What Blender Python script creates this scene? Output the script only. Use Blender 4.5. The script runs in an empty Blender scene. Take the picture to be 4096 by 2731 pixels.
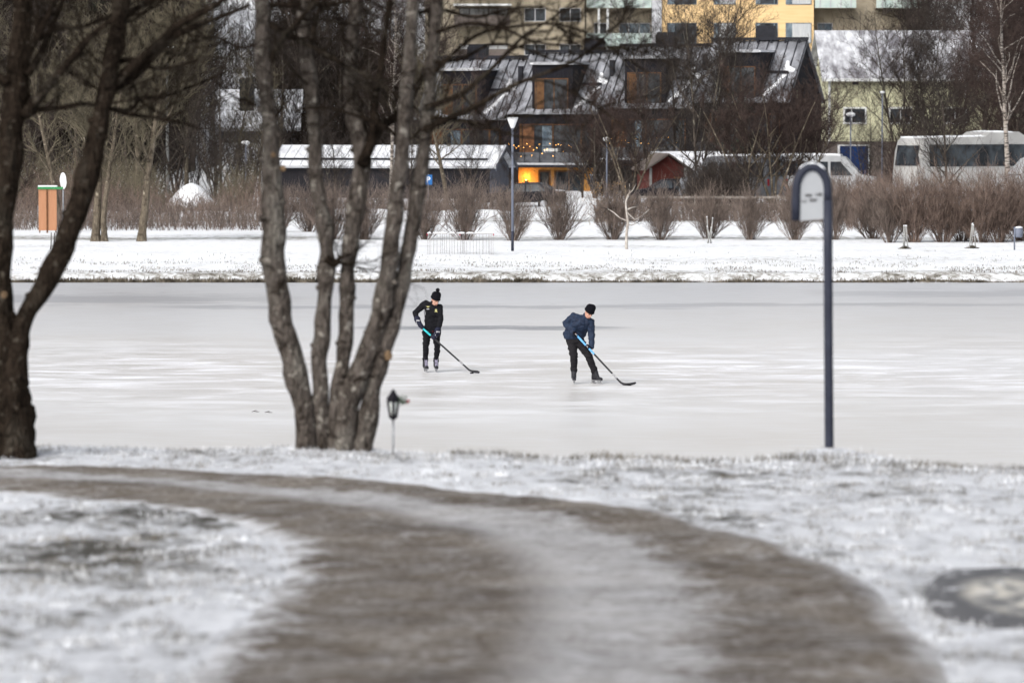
import bpy, bmesh, math, random
import numpy as np
from mathutils import Vector, Matrix, noise
from mathutils.bvhtree import BVHTree

R = math.radians
random.seed(7); np.random.seed(7)
SC = bpy.context.scene
COL = SC.collection

# ------------------------------------------------------------------ camera
FPX, H = 17067.0, 5.45                       # focal length in photo pixels, camera height over the ice
TH = math.atan(885.5 / FPX)                  # downward pitch
cam = bpy.data.cameras.new('camera'); camo = bpy.data.objects.new('camera', cam); COL.objects.link(camo)
cam.lens = 150; cam.sensor_width = 36; cam.clip_start = 0.5; cam.clip_end = 3000
camo.location = (0, 0, H); camo.rotation_euler = (R(90) - TH, 0, 0)
cam.dof.use_dof = True; cam.dof.focus_distance = 90.0; cam.dof.aperture_fstop = 4.2
SC.camera = camo
# ------------------------------------------------------------------ light: overcast winter day
w = bpy.data.worlds.new('World'); SC.world = w; w.use_nodes = True
nt = w.node_tree; bg = nt.nodes['Background']
sky = nt.nodes.new('ShaderNodeTexSky'); sky.sky_type = 'NISHITA'; sky.sun_disc = False
sky.sun_elevation = R(38); sky.sun_rotation = R(215); sky.air_density = 1.0; sky.dust_density = 4.0; sky.ozone_density = 1.0
hs = nt.nodes.new('ShaderNodeHueSaturation'); hs.inputs['Saturation'].default_value = 0.28
nt.links.new(sky.outputs[0], hs.inputs['Color']); nt.links.new(hs.outputs[0], bg.inputs['Color'])
bg.inputs['Strength'].default_value = 0.15
sl = bpy.data.lights.new('sun', 'SUN'); so = bpy.data.objects.new('sun', sl); COL.objects.link(so)
sl.energy = 0.9; sl.angle = R(40); sl.color = (1.0, 0.965, 0.92)
so.rotation_euler = (R(90 - 38), 0, R(-35))     # high over the camera's left shoulder
SC.view_settings.view_transform = 'Standard'; SC.view_settings.look = 'None'
SC.view_settings.exposure = 0.45; SC.view_settings.gamma = 1
SC.cycles.max_bounces = 5; SC.cycles.diffuse_bounces = 3; SC.cycles.glossy_bounces = 3

# ------------------------------------------------------------------ helpers
def ray(px, py):
    u = (px - 2048) / FPX; v = (1365.5 - py) / FPX
    return Vector((u, math.cos(TH) + v * math.sin(TH), v * math.cos(TH) - math.sin(TH)))
def P(px, py, Y):
    d = ray(px, py); return Vector((d.x * Y / d.y, Y, H + d.z * Y / d.y))
def G(px, py, zf):
    d = ray(px, py); s = 30.0
    for _ in range(40):
        z = zf(d.x * s, d.y * s); s += ((z - H) / d.z - s) * 0.6
    return Vector((d.x * s, d.y * s, zf(d.x * s, d.y * s)))

def tag(o, label=None, cat=None, group=None, kind=None):
    if label: o['label'] = label
    if cat: o['category'] = cat
    if group: o['group'] = group
    if kind: o['kind'] = kind
    return o
def thing(name, loc, label, cat, group=None, rz=0.0):
    o = bpy.data.objects.new(name, None); COL.objects.link(o); o.location = loc; o.rotation_euler = (0, 0, rz)
    o.empty_display_size = 0.2
    return tag(o, label, cat, group)
def link(name, me, parent=None, loc=None):
    o = bpy.data.objects.new(name, me); COL.objects.link(o)
    if parent: o.parent = parent
    if loc is not None: o.location = loc
    return o
def kids(o): return [c for c in bpy.data.objects if c.parent == o]
def dup(root, loc, rz=0, sc=1, label=None, group=None, ch=None):
    r = root.copy(); COL.objects.link(r); r.location = loc; r.rotation_euler = (0, 0, rz)
    r.scale = sc if hasattr(sc, '__len__') else (sc, sc, sc)
    if label: r['label'] = label
    if group: r['group'] = group
    for c in (ch if ch is not None else kids(root)):
        d = c.copy(); COL.objects.link(d); d.parent = r
    return r

def np_mesh(name, V, F, mat, smooth=False):
    """V (n,3), F (m,k) arrays"""
    me = bpy.data.meshes.new(name); V = np.asarray(V, dtype=np.float32); F = np.asarray(F, dtype=np.int32)
    m, k = F.shape
    me.vertices.add(len(V)); me.vertices.foreach_set('co', V.ravel())
    me.loops.add(m * k); me.loops.foreach_set('vertex_index', F.ravel())
    me.polygons.add(m); me.polygons.foreach_set('loop_start', np.arange(0, m * k, k, dtype=np.int32))
    me.polygons.foreach_set('loop_total', np.full(m, k, dtype=np.int32))
    if smooth: me.polygons.foreach_set('use_smooth', np.ones(m, dtype=bool))
    me.update(calc_edges=True); me.materials.append(mat)
    return me

def seg_mesh(name, segs, mat, n=3, smooth=True):
    """segs: list of (x0,y0,z0,x1,y1,z1,r0,r1) -> frustum strips"""
    A = np.array(segs, dtype=np.float64); p0 = A[:, :3]; p1 = A[:, 3:6]; r0 = A[:, 6]; r1 = A[:, 7]
    d = p1 - p0; L = np.linalg.norm(d, axis=1, keepdims=True) + 1e-9; d = d / L
    ref = np.where(np.abs(d[:, 2:3]) < 0.9, np.array([[0, 0, 1.0]]), np.array([[1.0, 0, 0]]))
    a = np.cross(d, ref); a /= np.linalg.norm(a, axis=1, keepdims=True) + 1e-9; b = np.cross(d, a)
    ang = np.arange(n) * 2 * math.pi / n
    c = np.cos(ang)[None, :, None]; s = np.sin(ang)[None, :, None]
    off = a[:, None, :] * c + b[:, None, :] * s
    v0 = p0[:, None, :] + off * r0[:, None, None]; v1 = p1[:, None, :] + off * r1[:, None, None]
    V = np.concatenate([v0, v1], axis=1).reshape(-1, 3)
    N = len(A); base = (np.arange(N) * 2 * n)[:, None, None]
    i = np.arange(n); j = (i + 1) % n
    q = np.stack([i, j, j + n, i + n], axis=1)[None]
    F = (base + q).reshape(-1, 4)
    return np_mesh(name, V, F, mat, smooth)

class MB:
    def __init__(s): s.v = []; s.f = []; s.sm = []
    def add(s, vs, fs, smooth=False):
        b = len(s.v); s.v += [tuple(v) for v in vs]; s.f += [tuple(i + b for i in f) for f in fs]; s.sm += [smooth] * len(fs); return s
    def box(s, x0, x1, y0, y1, z0, z1, bev=0.0):
        if bev > 0:
            vs = []
            pts = [(x0, y0), (x1, y0), (x1, y1), (x0, y1)]
            cx, cy = (x0 + x1) / 2, (y0 + y1) / 2
            def ring(ins, z):
                sx = (x1 - x0) / 2 - ins; sy = (y1 - y0) / 2 - ins
                b = min(bev, sx, sy) * 0.9
                return [(cx - sx + b, cy - sy, z), (cx + sx - b, cy - sy, z), (cx + sx, cy - sy + b, z), (cx + sx, cy + sy - b, z),
                        (cx + sx - b, cy + sy, z), (cx - sx + b, cy + sy, z), (cx - sx, cy + sy - b, z), (cx - sx, cy - sy + b, z)]
            vs = ring(bev, z0) + ring(0, z0 + bev) + ring(0, z1 - bev) + ring(bev, z1)
            fs = [tuple(range(7, -1, -1)), tuple(range(24, 32))]
            for k in range(3):
                for i in range(8):
                    j = (i + 1) % 8; fs.append((k * 8 + i, k * 8 + j, k * 8 + 8 + j, k * 8 + 8 + i))
            return s.add(vs, fs)
        return s.add([(x0, y0, z0), (x1, y0, z0), (x1, y1, z0), (x0, y1, z0), (x0, y0, z1), (x1, y0, z1), (x1, y1, z1), (x0, y1, z1)],
                     [(0, 3, 2, 1), (4, 5, 6, 7), (0, 1, 5, 4), (1, 2, 6, 5), (2, 3, 7, 6), (3, 0, 4, 7)])
    def prism(s, poly, a0, a1, axis='y', smooth=False):
        """poly: (p,q) list in the plane normal to the axis; y: (x,z), x: (y,z), z: (x,y)"""
        n = len(poly)
        def mk(p, q, a): return {'y': (p, a, q), 'x': (a, p, q), 'z': (p, q, a)}[axis]
        vs = [mk(p, q, a0) for p, q in poly] + [mk(p, q, a1) for p, q in poly]
        fs = [tuple(range(n)), tuple(range(2 * n - 1, n - 1, -1))]
        s.add(vs, fs); s.add(vs, [(i, i + n, (i + 1) % n + n, (i + 1) % n) for i in range(n)], smooth); return s
    def tube(s, pts, rad, n=8, cap=True, smooth=True, jit=0.0):
        pts = [Vector(p) for p in pts]; m = len(pts)
        if not hasattr(rad, '__len__'): rad = [rad] * m
        up = None; vs = []
        for i, p in enumerate(pts):
            d = (pts[min(i + 1, m - 1)] - pts[max(i - 1, 0)]).normalized()
            if up is None: up = d.orthogonal().normalized()
            up = (up - d * up.dot(d)).normalized(); b = d.cross(up)
            for k in range(n):
                a = 2 * math.pi * k / n; rr = rad[i]
                q = up * math.cos(a) + b * math.sin(a)
                if jit: rr *= 1 + jit * noise.noise((p + q * rad[i]) * (1.1 / rad[0] * 0.12 + 4))
                vs.append(p + q * rr)
        fs = [(i * n + k, i * n + (k + 1) % n, (i + 1) * n + (k + 1) % n, (i + 1) * n + k) for i in range(m - 1) for k in range(n)]
        s.add(vs, fs, smooth)
        if cap: s.add(vs[:n], [tuple(range(n - 1, -1, -1))]); s.add(vs[-n:], [tuple(range(n))])
        return s
    def ball(s, c, r, seg=12, rings=8, mat3=None):
        if not hasattr(r, '__len__'): r = (r, r, r)
        vs = []; c = Vector(c)
        for i in range(rings + 1):
            t = math.pi * i / rings
            for k in range(seg):
                a = 2 * math.pi * k / seg
                q = Vector((r[0] * math.sin(t) * math.cos(a), r[1] * math.sin(t) * math.sin(a), r[2] * math.cos(t)))
                if mat3 is not None: q = mat3 @ q
                vs.append(c + q)
        fs = [(i * seg + k, (i + 1) * seg + k, (i + 1) * seg + (k + 1) % seg, i * seg + (k + 1) % seg) for i in range(rings) for k in range(seg)]
        return s.add(vs, fs, True)
    def mesh(s, name, mat):
        me = bpy.data.meshes.new(name); me.from_pydata(s.v, [], s.f)
        me.polygons.foreach_set('use_smooth', s.sm); me.materials.append(mat)
        bm = bmesh.new(); bm.from_mesh(me); bmesh.ops.remove_doubles(bm, verts=bm.verts, dist=1e-5)
        bmesh.ops.dissolve_degenerate(bm, edges=bm.edges, dist=1e-6)
        bmesh.ops.recalc_face_normals(bm, faces=bm.faces); bm.to_mesh(me); bm.free(); me.update()
        return me
    def build(s, name, mat, parent=None, loc=None, off=None):
        if off is not None: s.v = [tuple(Vector(v) - Vector(off)) for v in s.v]
        return link(name, s.mesh(name, mat), parent, loc)

def organic(name, caps, balls, voxel, mat, parent=None, smooth=6, wr=0.0, wscale=(9, 9, 22)):
    """continuous surface grown round capsules (p0,p1,r0,r1) and ellipsoids (c,(rx,ry,rz),mat3)"""
    m = MB()
    for p0, p1, r0, r1 in caps:
        p0 = Vector(p0); p1 = Vector(p1); L = (p1 - p0).length; k = max(2, int(L / (min(r0, r1) * 0.35)) + 1)
        for i in range(k + 1):
            t = i / k; m.ball(p0.lerp(p1, t), r0 + (r1 - r0) * t, 10, 7)
    for b in balls: m.ball(b[0], b[1], 16, 12, b[2] if len(b) > 2 else None)
    me = bpy.data.meshes.new('t'); me.from_pydata(m.v, [], m.f)
    o = bpy.data.objects.new('t', me); COL.objects.link(o)
    md = o.modifiers.new('r', 'REMESH'); md.mode = 'VOXEL'; md.voxel_size = voxel; md.use_smooth_shade = True
    sm = o.modifiers.new('s', 'SMOOTH'); sm.iterations = smooth; sm.factor = 0.5
    dg = bpy.context.evaluated_depsgraph_get()
    out = bpy.data.meshes.new_from_object(o.evaluated_get(dg)); out.name = name
    bpy.data.objects.remove(o); bpy.data.meshes.remove(me)
    if wr:
        for v in out.vertices:
            c = v.co; q = Vector((c.x * wscale[0], c.y * wscale[1], c.z * wscale[2]))
            v.co = c + v.normal * (noise.noise(q) * wr + noise.noise(q * 2.3) * wr * 0.4)
    out.materials.clear(); out.materials.append(mat)
    out.polygons.foreach_set('use_smooth', [True] * len(out.polygons))
    return link(name, out, parent)

# ------------------------------------------------------------------ materials
def newmat(name):
    m = bpy.data.materials.new(name); m.use_nodes = True; t = m.node_tree
    return m, t, t.nodes['Principled BSDF']
def N(t, kind, **kw):
    n = t.nodes.new(kind)
    for k, v in kw.items(): setattr(n, k, v)
    return n
def ramp(t, src, stops):
    r = N(t, 'ShaderNodeValToRGB'); e = r.color_ramp.elements
    while len(e) < len(stops): e.new(0.5)
    for i, (p, c) in enumerate(stops):
        e[i].position = p; e[i].color = (c[0], c[1], c[2], 1) if hasattr(c, '__len__') else (c, c, c, 1)
    t.links.new(src, r.inputs[0]); return r.outputs[0]
def coords(t, space='Object', scale=(1, 1, 1)):
    if space == 'World': src = N(t, 'ShaderNodeNewGeometry').outputs['Position']
    else: src = N(t, 'ShaderNodeTexCoord').outputs[space]
    mp = N(t, 'ShaderNodeMapping'); mp.inputs['Scale'].default_value = scale
    t.links.new(src, mp.inputs['Vector']); return mp.outputs[0]
def noisev(t, vec, scale, detail=4, rough=0.55, dist=0.0):
    n = N(t, 'ShaderNodeTexNoise'); n.inputs['Scale'].default_value = scale; n.inputs['Detail'].default_value = detail
    n.inputs['Roughness'].default_value = rough; n.inputs['Distortion'].default_value = dist
    t.links.new(vec, n.inputs['Vector']); return n.outputs['Fac']
def mix(t, fac, a, b):
    m = N(t, 'ShaderNodeMix', data_type='RGBA')
    for sock, v in ((0, fac), (6, a), (7, b)):
        if isinstance(v, bpy.types.NodeSocket): t.links.new(v, m.inputs[sock])
        elif sock == 0: m.inputs[0].default_value = v
        else: m.inputs[sock].default_value = (v[0], v[1], v[2], 1)
    return m.outputs[2]
def mth(t, op, a, b=None, c=None, clamp=False):
    m = N(t, 'ShaderNodeMath', operation=op); m.use_clamp = clamp
    for i, v in enumerate((a, b, c)):
        if v is None: continue
        if isinstance(v, bpy.types.NodeSocket): t.links.new(v, m.inputs[i])
        else: m.inputs[i].default_value = v
    return m.outputs[0]
def bump(t, bs, h, strength, dist=0.02):
    b = N(t, 'ShaderNodeBump'); b.inputs['Strength'].default_value = strength; b.inputs['Distance'].default_value = dist
    t.links.new(h, b.inputs['Height']); t.links.new(b.outputs[0], bs.inputs['Normal'])
def simple(name, c1, c2=None, scale=6, rough=0.7, metal=0.0, bmp=0.0, space='Object', sc3=(1, 1, 1), lo=.35, hi=.65, spec=0.16):
    m, t, b = newmat(name); b.inputs['Roughness'].default_value = rough; b.inputs['Metallic'].default_value = metal
    b.inputs['Specular IOR Level'].default_value = spec
    if c2 is None: c2 = tuple(x * 0.7 for x in c1)
    v = coords(t, space, sc3); n = noisev(t, v, scale, 5)
    t.links.new(ramp(t, n, [(lo, c1), (hi, c2)]), b.inputs['Base Color'])
    if bmp: bump(t, b, n, bmp)
    return m
def emis(name, col, s):
    m, t, b = newmat(name); b.inputs['Base Color'].default_value = (*col, 1)
    b.inputs['Emission Color'].default_value = (*col, 1); b.inputs['Emission Strength'].default_value = s; return m

M = {}
SNOW = (0.86, 0.875, 0.90)
M['snow'] = simple('snow', SNOW, (0.78, 0.80, 0.83), 3, 0.85, bmp=0.3, spec=0.2)
M['twig'] = simple('twig_bark', (0.080, 0.066, 0.058), (0.022, 0.018, 0.016), 2, 0.9, spec=0.1)
M['twig_dark'] = simple('dark_understorey_twig', (0.036, 0.030, 0.026), (0.014, 0.011, 0.010), 2, 0.95, spec=0.0)
M['twig_red'] = simple('reddish_twig', (0.090, 0.064, 0.056), (0.028, 0.020, 0.018), 2, 0.9, spec=0.1)
M['twig_green'] = simple('olive_twig', (0.185, 0.16, 0.112), (0.06, 0.052, 0.038), 1, 0.9, spec=0.1)
M['twig_pale'] = simple('pale_twig', (0.26, 0.22, 0.18), (0.12, 0.10, 0.085), 2, 0.9, spec=0.1)
M['bush'] = simple('bush_twig', (0.27, 0.215, 0.185), (0.075, 0.060, 0.052), 2, 0.9, spec=0.1)
M['bush_red'] = simple('red_bush_twig', (0.27, 0.20, 0.165), (0.065, 0.047, 0.040), 2, 0.9, spec=0.1)
M['grass'] = simple('winter_grass', (0.24, 0.21, 0.165), (0.035, 0.030, 0.022), 2.5, 0.9, spec=0.1)
M['grass_frost'] = simple('frosted_grass', (0.80, 0.82, 0.85), (0.22, 0.21, 0.20), 5, 0.9, spec=0.1, lo=.4, hi=.6)
M['leaf'] = simple('dry_leaf', (0.42, 0.27, 0.13), (0.25, 0.15, 0.07), 3, 0.8)
M['needle'] = simple('spruce_needles', (0.030, 0.045, 0.028), (0.014, 0.022, 0.014), 2, 0.8, spec=0.2)

def bark(name, base, dark, lich, scale=14, warm=None):
    m, t, b = newmat(name); b.inputs['Roughness'].default_value = 1; b.inputs['Specular IOR Level'].default_value = 0.0
    v = coords(t, 'Object', (1, 1, 0.55)); n1 = noisev(t, v, scale, 8, 0.7, 0.6); n2 = noisev(t, v, scale * 0.3, 4)
    c = ramp(t, n1, [(.3, dark), (.52, base), (.72, tuple(x * 1.35 for x in base))])
    c = mix(t, ramp(t, n2, [(.53, 0.0), (.68, 0.75)]), c, lich)
    n3 = noisev(t, coords(t, 'Object', (1, 1, 2.4)), scale * 0.45, 3)
    c = mix(t, ramp(t, n3, [(.30, 0.8), (.40, 0.0)]), c, dark)
    vo = N(t, 'ShaderNodeTexVoronoi'); vo.inputs['Scale'].default_value = scale * 1.6; vo.feature = 'DISTANCE_TO_EDGE'; t.links.new(coords(t, 'Object', (1.3, 1.3, .45)), vo.inputs['Vector'])
    cr = ramp(t, mth(t, 'ADD', vo.outputs['Distance'], mth(t, 'MULTIPLY', n1, .12)), [(.05, 0.7), (.13, 0.0)])
    c = mix(t, cr, c, dark)
    n4 = noisev(t, coords(t, 'Object'), scale * 1.1, 4, .6); c = mix(t, ramp(t, n4, [(.60, 0.0), (.66, .85)]), c, tuple(x * 1.5 for x in lich))
    n5 = noisev(t, coords(t, 'Object', (1, 1, 1.6)), scale * .55, 3, .5, 1.0); c = mix(t, ramp(t, n5, [(.62, 0.0), (.70, .8)]), c, dark)
    t.links.new(c, b.inputs['Base Color']); bump(t, b, mth(t, 'ADD', n1, mth(t, 'MULTIPLY', vo.outputs['Distance'], 1.5)), 1.0, 0.03); return m
M['bark'] = bark('grey_brown_bark', (0.112, 0.096, 0.084), (0.017, 0.013, 0.010), (0.22, 0.205, 0.18))
M['bark_dark'] = bark('dark_brown_bark', (0.030, 0.0225, 0.017), (0.006, 0.005, 0.004), (0.058, 0.050, 0.040))
M['bark_far'] = bark('park_tree_bark', (0.15, 0.125, 0.095), (0.055, 0.045, 0.035), (0.21, 0.185, 0.145), 4)
M['bark_mid'] = bark('wood_tree_bark', (0.085, 0.07, 0.06), (0.03, 0.025, 0.022), (0.16, 0.15, 0.12), 3)
M['cut'] = simple('cut_wood', (0.25, 0.165, 0.095), (0.08, 0.055, 0.035), 60, 0.9)
def birchm():
    m, t, b = newmat('birch_bark'); b.inputs['Roughness'].default_value = 0.9
    n = noisev(t, coords(t, 'Object', (2, 2, 9)), 1.3, 4); n2 = noisev(t, coords(t, 'Object'), 0.8, 2)
    c = ramp(t, n, [(.42, (0.06, 0.05, 0.045)), (.52, (0.40, 0.36, 0.32))])
    c = mix(t, ramp(t, n2, [(.45, 0), (.7, .5)]), c, (0.25, 0.20, 0.16)); t.links.new(c, b.inputs['Base Color']); return m
M['birch'] = birchm(); M['birch_young'] = simple('young_birch_bark', (.52, .49, .45), (.26, .22, .19), 4, .9)

def ground_near():
    m, t, b = newmat('snowy_lawn'); b.inputs['Roughness'].default_value = 0.95; b.inputs['Specular IOR Level'].default_value = 0.1
    v = coords(t, 'World', (1, .55, 1)); a = noisev(t, v, 7, 9, 0.75, 0.5); c = noisev(t, v, 1.0, 4); d = noisev(t, v, 34, 5, 0.75)
    sep = N(t, 'ShaderNodeSeparateXYZ'); t.links.new(N(t, 'ShaderNodeNewGeometry').outputs['Position'], sep.inputs[0])
    s = mth(t, 'ADD', mth(t, 'ADD', mth(t, 'MULTIPLY', a, 0.50), mth(t, 'MULTIPLY', c, 0.40)), mth(t, 'MULTIPLY', d, 0.10))
    for cx, cy, rx, ry, amt in ((-1.85, 19.3, .75, 1.6, .075), (-1.6, 22.0, 1.2, 1.2, .03), (2.6, 23.5, 2.2, 2.5, .022)):
        e = mth(t, 'ADD', mth(t, 'POWER', mth(t, 'DIVIDE', mth(t, 'ABSOLUTE', mth(t, 'SUBTRACT', sep.outputs[0], cx)), rx), 2.0), mth(t, 'POWER', mth(t, 'DIVIDE', mth(t, 'ABSOLUTE', mth(t, 'SUBTRACT', sep.outputs[1], cy)), ry), 2.0))
        s = mth(t, 'SUBTRACT', s, mth(t, 'MULTIPLY', mth(t, 'SUBTRACT', 1.0, e, clamp=True), amt))
    col = ramp(t, s, [(.39, (0.09, 0.085, 0.075)), (.435, (0.33, 0.33, 0.33)), (.475, (0.66, 0.675, 0.71)), (.56, (0.84, 0.86, 0.90))])
    t.links.new(col, b.inputs['Base Color']); bump(t, b, a, 1.0, 0.06); return m
M['lawn'] = ground_near()
def ground_far():
    m, t, b = newmat('snowy_park_ground'); b.inputs['Roughness'].default_value = 0.95; b.inputs['Specular IOR Level'].default_value = 0.1
    v = coords(t, 'World'); a = noisev(t, v, 2.2, 8, 0.75, 0.3); c = noisev(t, v, 0.16, 4)
    sep = N(t, 'ShaderNodeSeparateXYZ'); t.links.new(N(t, 'ShaderNodeNewGeometry').outputs['Position'], sep.inputs[0])
    y = sep.outputs[1]
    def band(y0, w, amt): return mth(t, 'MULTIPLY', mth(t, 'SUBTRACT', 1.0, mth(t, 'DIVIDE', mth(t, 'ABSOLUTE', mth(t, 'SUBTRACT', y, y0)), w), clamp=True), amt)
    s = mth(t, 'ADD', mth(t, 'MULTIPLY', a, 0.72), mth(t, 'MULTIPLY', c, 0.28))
    for q in (band(178.5, 5.5, .15), band(144.0, 2.6, .13), band(206, 4.0, .14), band(167, 2.5, .05), band(153, 3.0, .035)): s = mth(t, 'SUBTRACT', s, q)  # first band: bare grass and the shrubs' shade painted in under their row
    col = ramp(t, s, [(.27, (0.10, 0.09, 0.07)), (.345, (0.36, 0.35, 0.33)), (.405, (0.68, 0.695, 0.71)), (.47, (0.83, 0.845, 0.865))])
    t.links.new(col, b.inputs['Base Color']); bump(t, b, a, 0.8, 0.1); return m
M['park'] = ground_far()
def drive_mat():
    m, t, b = newmat('gravel_and_slush'); b.inputs['Roughness'].default_value = 0.9; b.inputs['Specular IOR Level'].default_value = 0.25
    uv = N(t, 'ShaderNodeUVMap'); sep = N(t, 'ShaderNodeSeparateXYZ'); t.links.new(uv.outputs[0], sep.inputs[0]); u = sep.outputs[0]
    v = coords(t, 'World'); n = noisev(t, v, 5, 7, 0.65, 0.3); f = noisev(t, v, 22, 8, 0.8); big = noisev(t, v, 1.4, 4)
    uu = mth(t, 'ADD', u, mth(t, 'ADD', mth(t, 'MULTIPLY', mth(t, 'SUBTRACT', n, 0.5), 0.22), mth(t, 'MULTIPLY', mth(t, 'SUBTRACT', f, 0.5), 0.10)))
    cov = ramp(t, uu, [(.03, 1.0), (.10, 0.04), (.29, 0.04), (.39, 0.48), (.53, 0.48), (.61, 0.05), (.88, 0.04), (.96, 1.0)])
    s = mth(t, 'ADD', cov, mth(t, 'MULTIPLY', mth(t, 'SUBTRACT', mth(t, 'ADD', mth(t, 'MULTIPLY', n, .45), mth(t, 'MULTIPLY', f, .55)), .5), 2.6), clamp=True)
    grav = ramp(t, mth(t, 'ADD', mth(t, 'MULTIPLY', f, .5), mth(t, 'MULTIPLY', big, .5)), [(.38, (0.072, 0.055, 0.042)), (.5, (0.140, 0.116, 0.093)), (.62, (0.25, 0.22, 0.188))])
    col = mix(t, s, grav, (0.70, 0.71, 0.74))
    t.links.new(col, b.inputs['Base Color']); bump(t, b, f, 0.8, 0.03); return m
M['drive'] = drive_mat()
def ice_mat():
    m, t, b = newmat('frosted_ice'); b.inputs['IOR'].default_value = 1.31
    v = coords(t, 'World'); wv = coords(t, 'World', (0.42, 1, 1))
    n1 = noisev(t, wv, 0.95, 9, 0.72, 0.8); n2 = noisev(t, v, 0.06, 3); n3 = noisev(t, wv, 2.2, 6, 0.7)
    sep = N(t, 'ShaderNodeSeparateXYZ'); t.links.new(N(t, 'ShaderNodeNewGeometry').outputs['Position'], sep.inputs[0]); x = sep.outputs[0]; y = sep.outputs[1]
    yy = mth(t, 'ADD', y, mth(t, 'MULTIPLY', mth(t, 'SUBTRACT', n2, .5), 14))
    def band(y0, w): return mth(t, 'SUBTRACT', 1.0, mth(t, 'DIVIDE', mth(t, 'ABSOLUTE', mth(t, 'SUBTRACT', yy, y0)), w), clamp=True)
    # scratched snow-dusted belt in the middle of the pond, bare grey ice near both banks
    dust = mth(t, 'ADD', band(92, 17), 0.12, clamp=True)
    streak = mth(t, 'MULTIPLY', ramp(t, n1, [(.45, 0.0), (.62, 0.85)]), dust)
    base = ramp(t, n2, [(.38, (0.52, 0.495, 0.465)), (.62, (0.60, 0.59, 0.58))])
    base = mix(t, ramp(t, mth(t, 'SUBTRACT', y, 0), [(0, 0.0), (1, 0.0)]), base, base)
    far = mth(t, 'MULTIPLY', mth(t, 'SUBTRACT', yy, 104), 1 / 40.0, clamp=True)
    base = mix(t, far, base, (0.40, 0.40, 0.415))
    base = mix(t, mth(t, 'MULTIPLY', ramp(t, n3, [(.44, 0), (.62, 1)]), 0.22), base, (0.74, 0.75, 0.78))
    col = mix(t, streak, base, (0.84, 0.855, 0.89))
    # refrozen crack and wet grey lenses: ellipses lying on the ice
    def lens(cx, cy, rx, ry, amt):
        nonlocal col
        jy = mth(t, 'ADD', y, mth(t, 'MULTIPLY', mth(t, 'SUBTRACT', n1, .5), ry * 4.5))
        e = mth(t, 'ADD', mth(t, 'POWER', mth(t, 'DIVIDE', mth(t, 'ABSOLUTE', mth(t, 'SUBTRACT', x, cx)), rx), 4.0), mth(t, 'POWER', mth(t, 'DIVIDE', mth(t, 'ABSOLUTE', mth(t, 'SUBTRACT', jy, cy)), ry), 2.0))
        k = mth(t, 'MULTIPLY', ramp(t, e, [(.2, 1.0), (1.0, 0.0)]), mth(t, 'ADD', amt * .6, mth(t, 'MULTIPLY', n3, amt * .8)))
        col = mix(t, k, col, (0.22, 0.22, 0.235))
    lens(-0.6, 112.0, 3.9, 1.25, 1.0); lens(-2.5, 124.5, 9.0, 1.6, 0.6); lens(9, 126, 7.5, 1.2, 0.5); lens(-13, 130, 7, 4.0, 0.55)
    lens(15, 134, 6, 3.5, 0.4)
    t.links.new(col, b.inputs['Base Color'])
    t.links.new(ramp(t, mth(t, 'ADD', streak, mth(t, 'MULTIPLY', n3, .2)), [(0.0, 0.27), (0.9, 0.7)]), b.inputs['Roughness'])
    b.inputs['Specular IOR Level'].default_value = 0.36
    bump(t, b, n3, 0.15, 0.02); return m
M['ice'] = ice_mat()
# ================================================================== TERRAIN
def sstep(a, b, x):
    t = max(0.0, min(1.0, (x - a) / (b - a))); return t * t * (3 - 2 * t)
SIGN = (2.09, 28.15)
def plane_near(x, y): return H - 1.6 - 0.021 * y
def edge(x): return 28.4 - 1.0 * sstep(-1.6, 1.2, x) - 1.15 * sstep(0.4, 4.0, x) + 0.10 * noise.noise(Vector((x * 1.3, 3.1, 0)))
def z_near(x, y):
    z = plane_near(x, y)
    z += 0.035 * noise.noise(Vector((x * 1.1, y * 1.1, 0))) + 0.014 * noise.noise(Vector((x * 5, y * 5, 2)))
    r2 = ((x - SIGN[0]) / 0.36) ** 2 + ((y - SIGN[1] + .1) / 0.9) ** 2
    e = edge(x)
    if r2 < 4: e = e + 0.9 * math.exp(-r2 * 0.6)
    if y > e: z -= (y - e) * 0.55 * min(1, (y - e) / 0.6)
    z += 0.075 * math.exp(-r2)
    r3 = ((x + 1.15) / 0.45) ** 2 + ((y - 28.2) / 0.7) ** 2
    z += 0.0 * r3
    return max(z, -0.9)
def z_far(x, y):
    if y < 143.3: z = -0.7 + 0.7 * sstep(142, 143.3, y)
    else: z = 0.30 * sstep(143.3, 144.1, y) + 0.22 * sstep(144, 160, y) + 0.08 * sstep(190, 215, y) + 0.35 * sstep(215, 250, y)
    if y > 143: z += 0.05 * noise.noise(Vector((x * .25, y * .25, 0)))
    # low snow bank behind the shrubs, wooded hillside behind the houses
    z += 0.55 * math.exp(-((y - 212) / 3.5) ** 2) * (0.6 + 0.6 * noise.noise(Vector((x * .2, 1, 7))))
    hs_ = 290 - 45 * sstep(-4, -16, x) + 0
    if y > hs_: z += (y - hs_) * 0.125 * min(1, (y - hs_) / 30)
    return z
def grid(name, xs, ys, zf, mat, **kw):
    V = [(x, y, zf(x, y)) for y in ys for x in xs]; n = len(xs)
    F = [(j * n + i, j * n + i + 1, (j + 1) * n + i + 1, (j + 1) * n + i) for j in range(len(ys) - 1) for i in range(n - 1)]
    o = link(name, np_mesh(name, V, F, mat, True)); return tag(o, **kw)
fr = lambda a, b, s: [a + (b - a) * i / s for i in range(s + 1)]
grid('ground', fr(-30, -6, 30)[:-1] + fr(-6, 6, 240)[:-1] + fr(6, 30, 30), fr(-6, 12, 30)[:-1] + fr(12, 32, 240)[:-1] + fr(32, 45, 26), z_near, M['lawn'], kind='structure')
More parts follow.
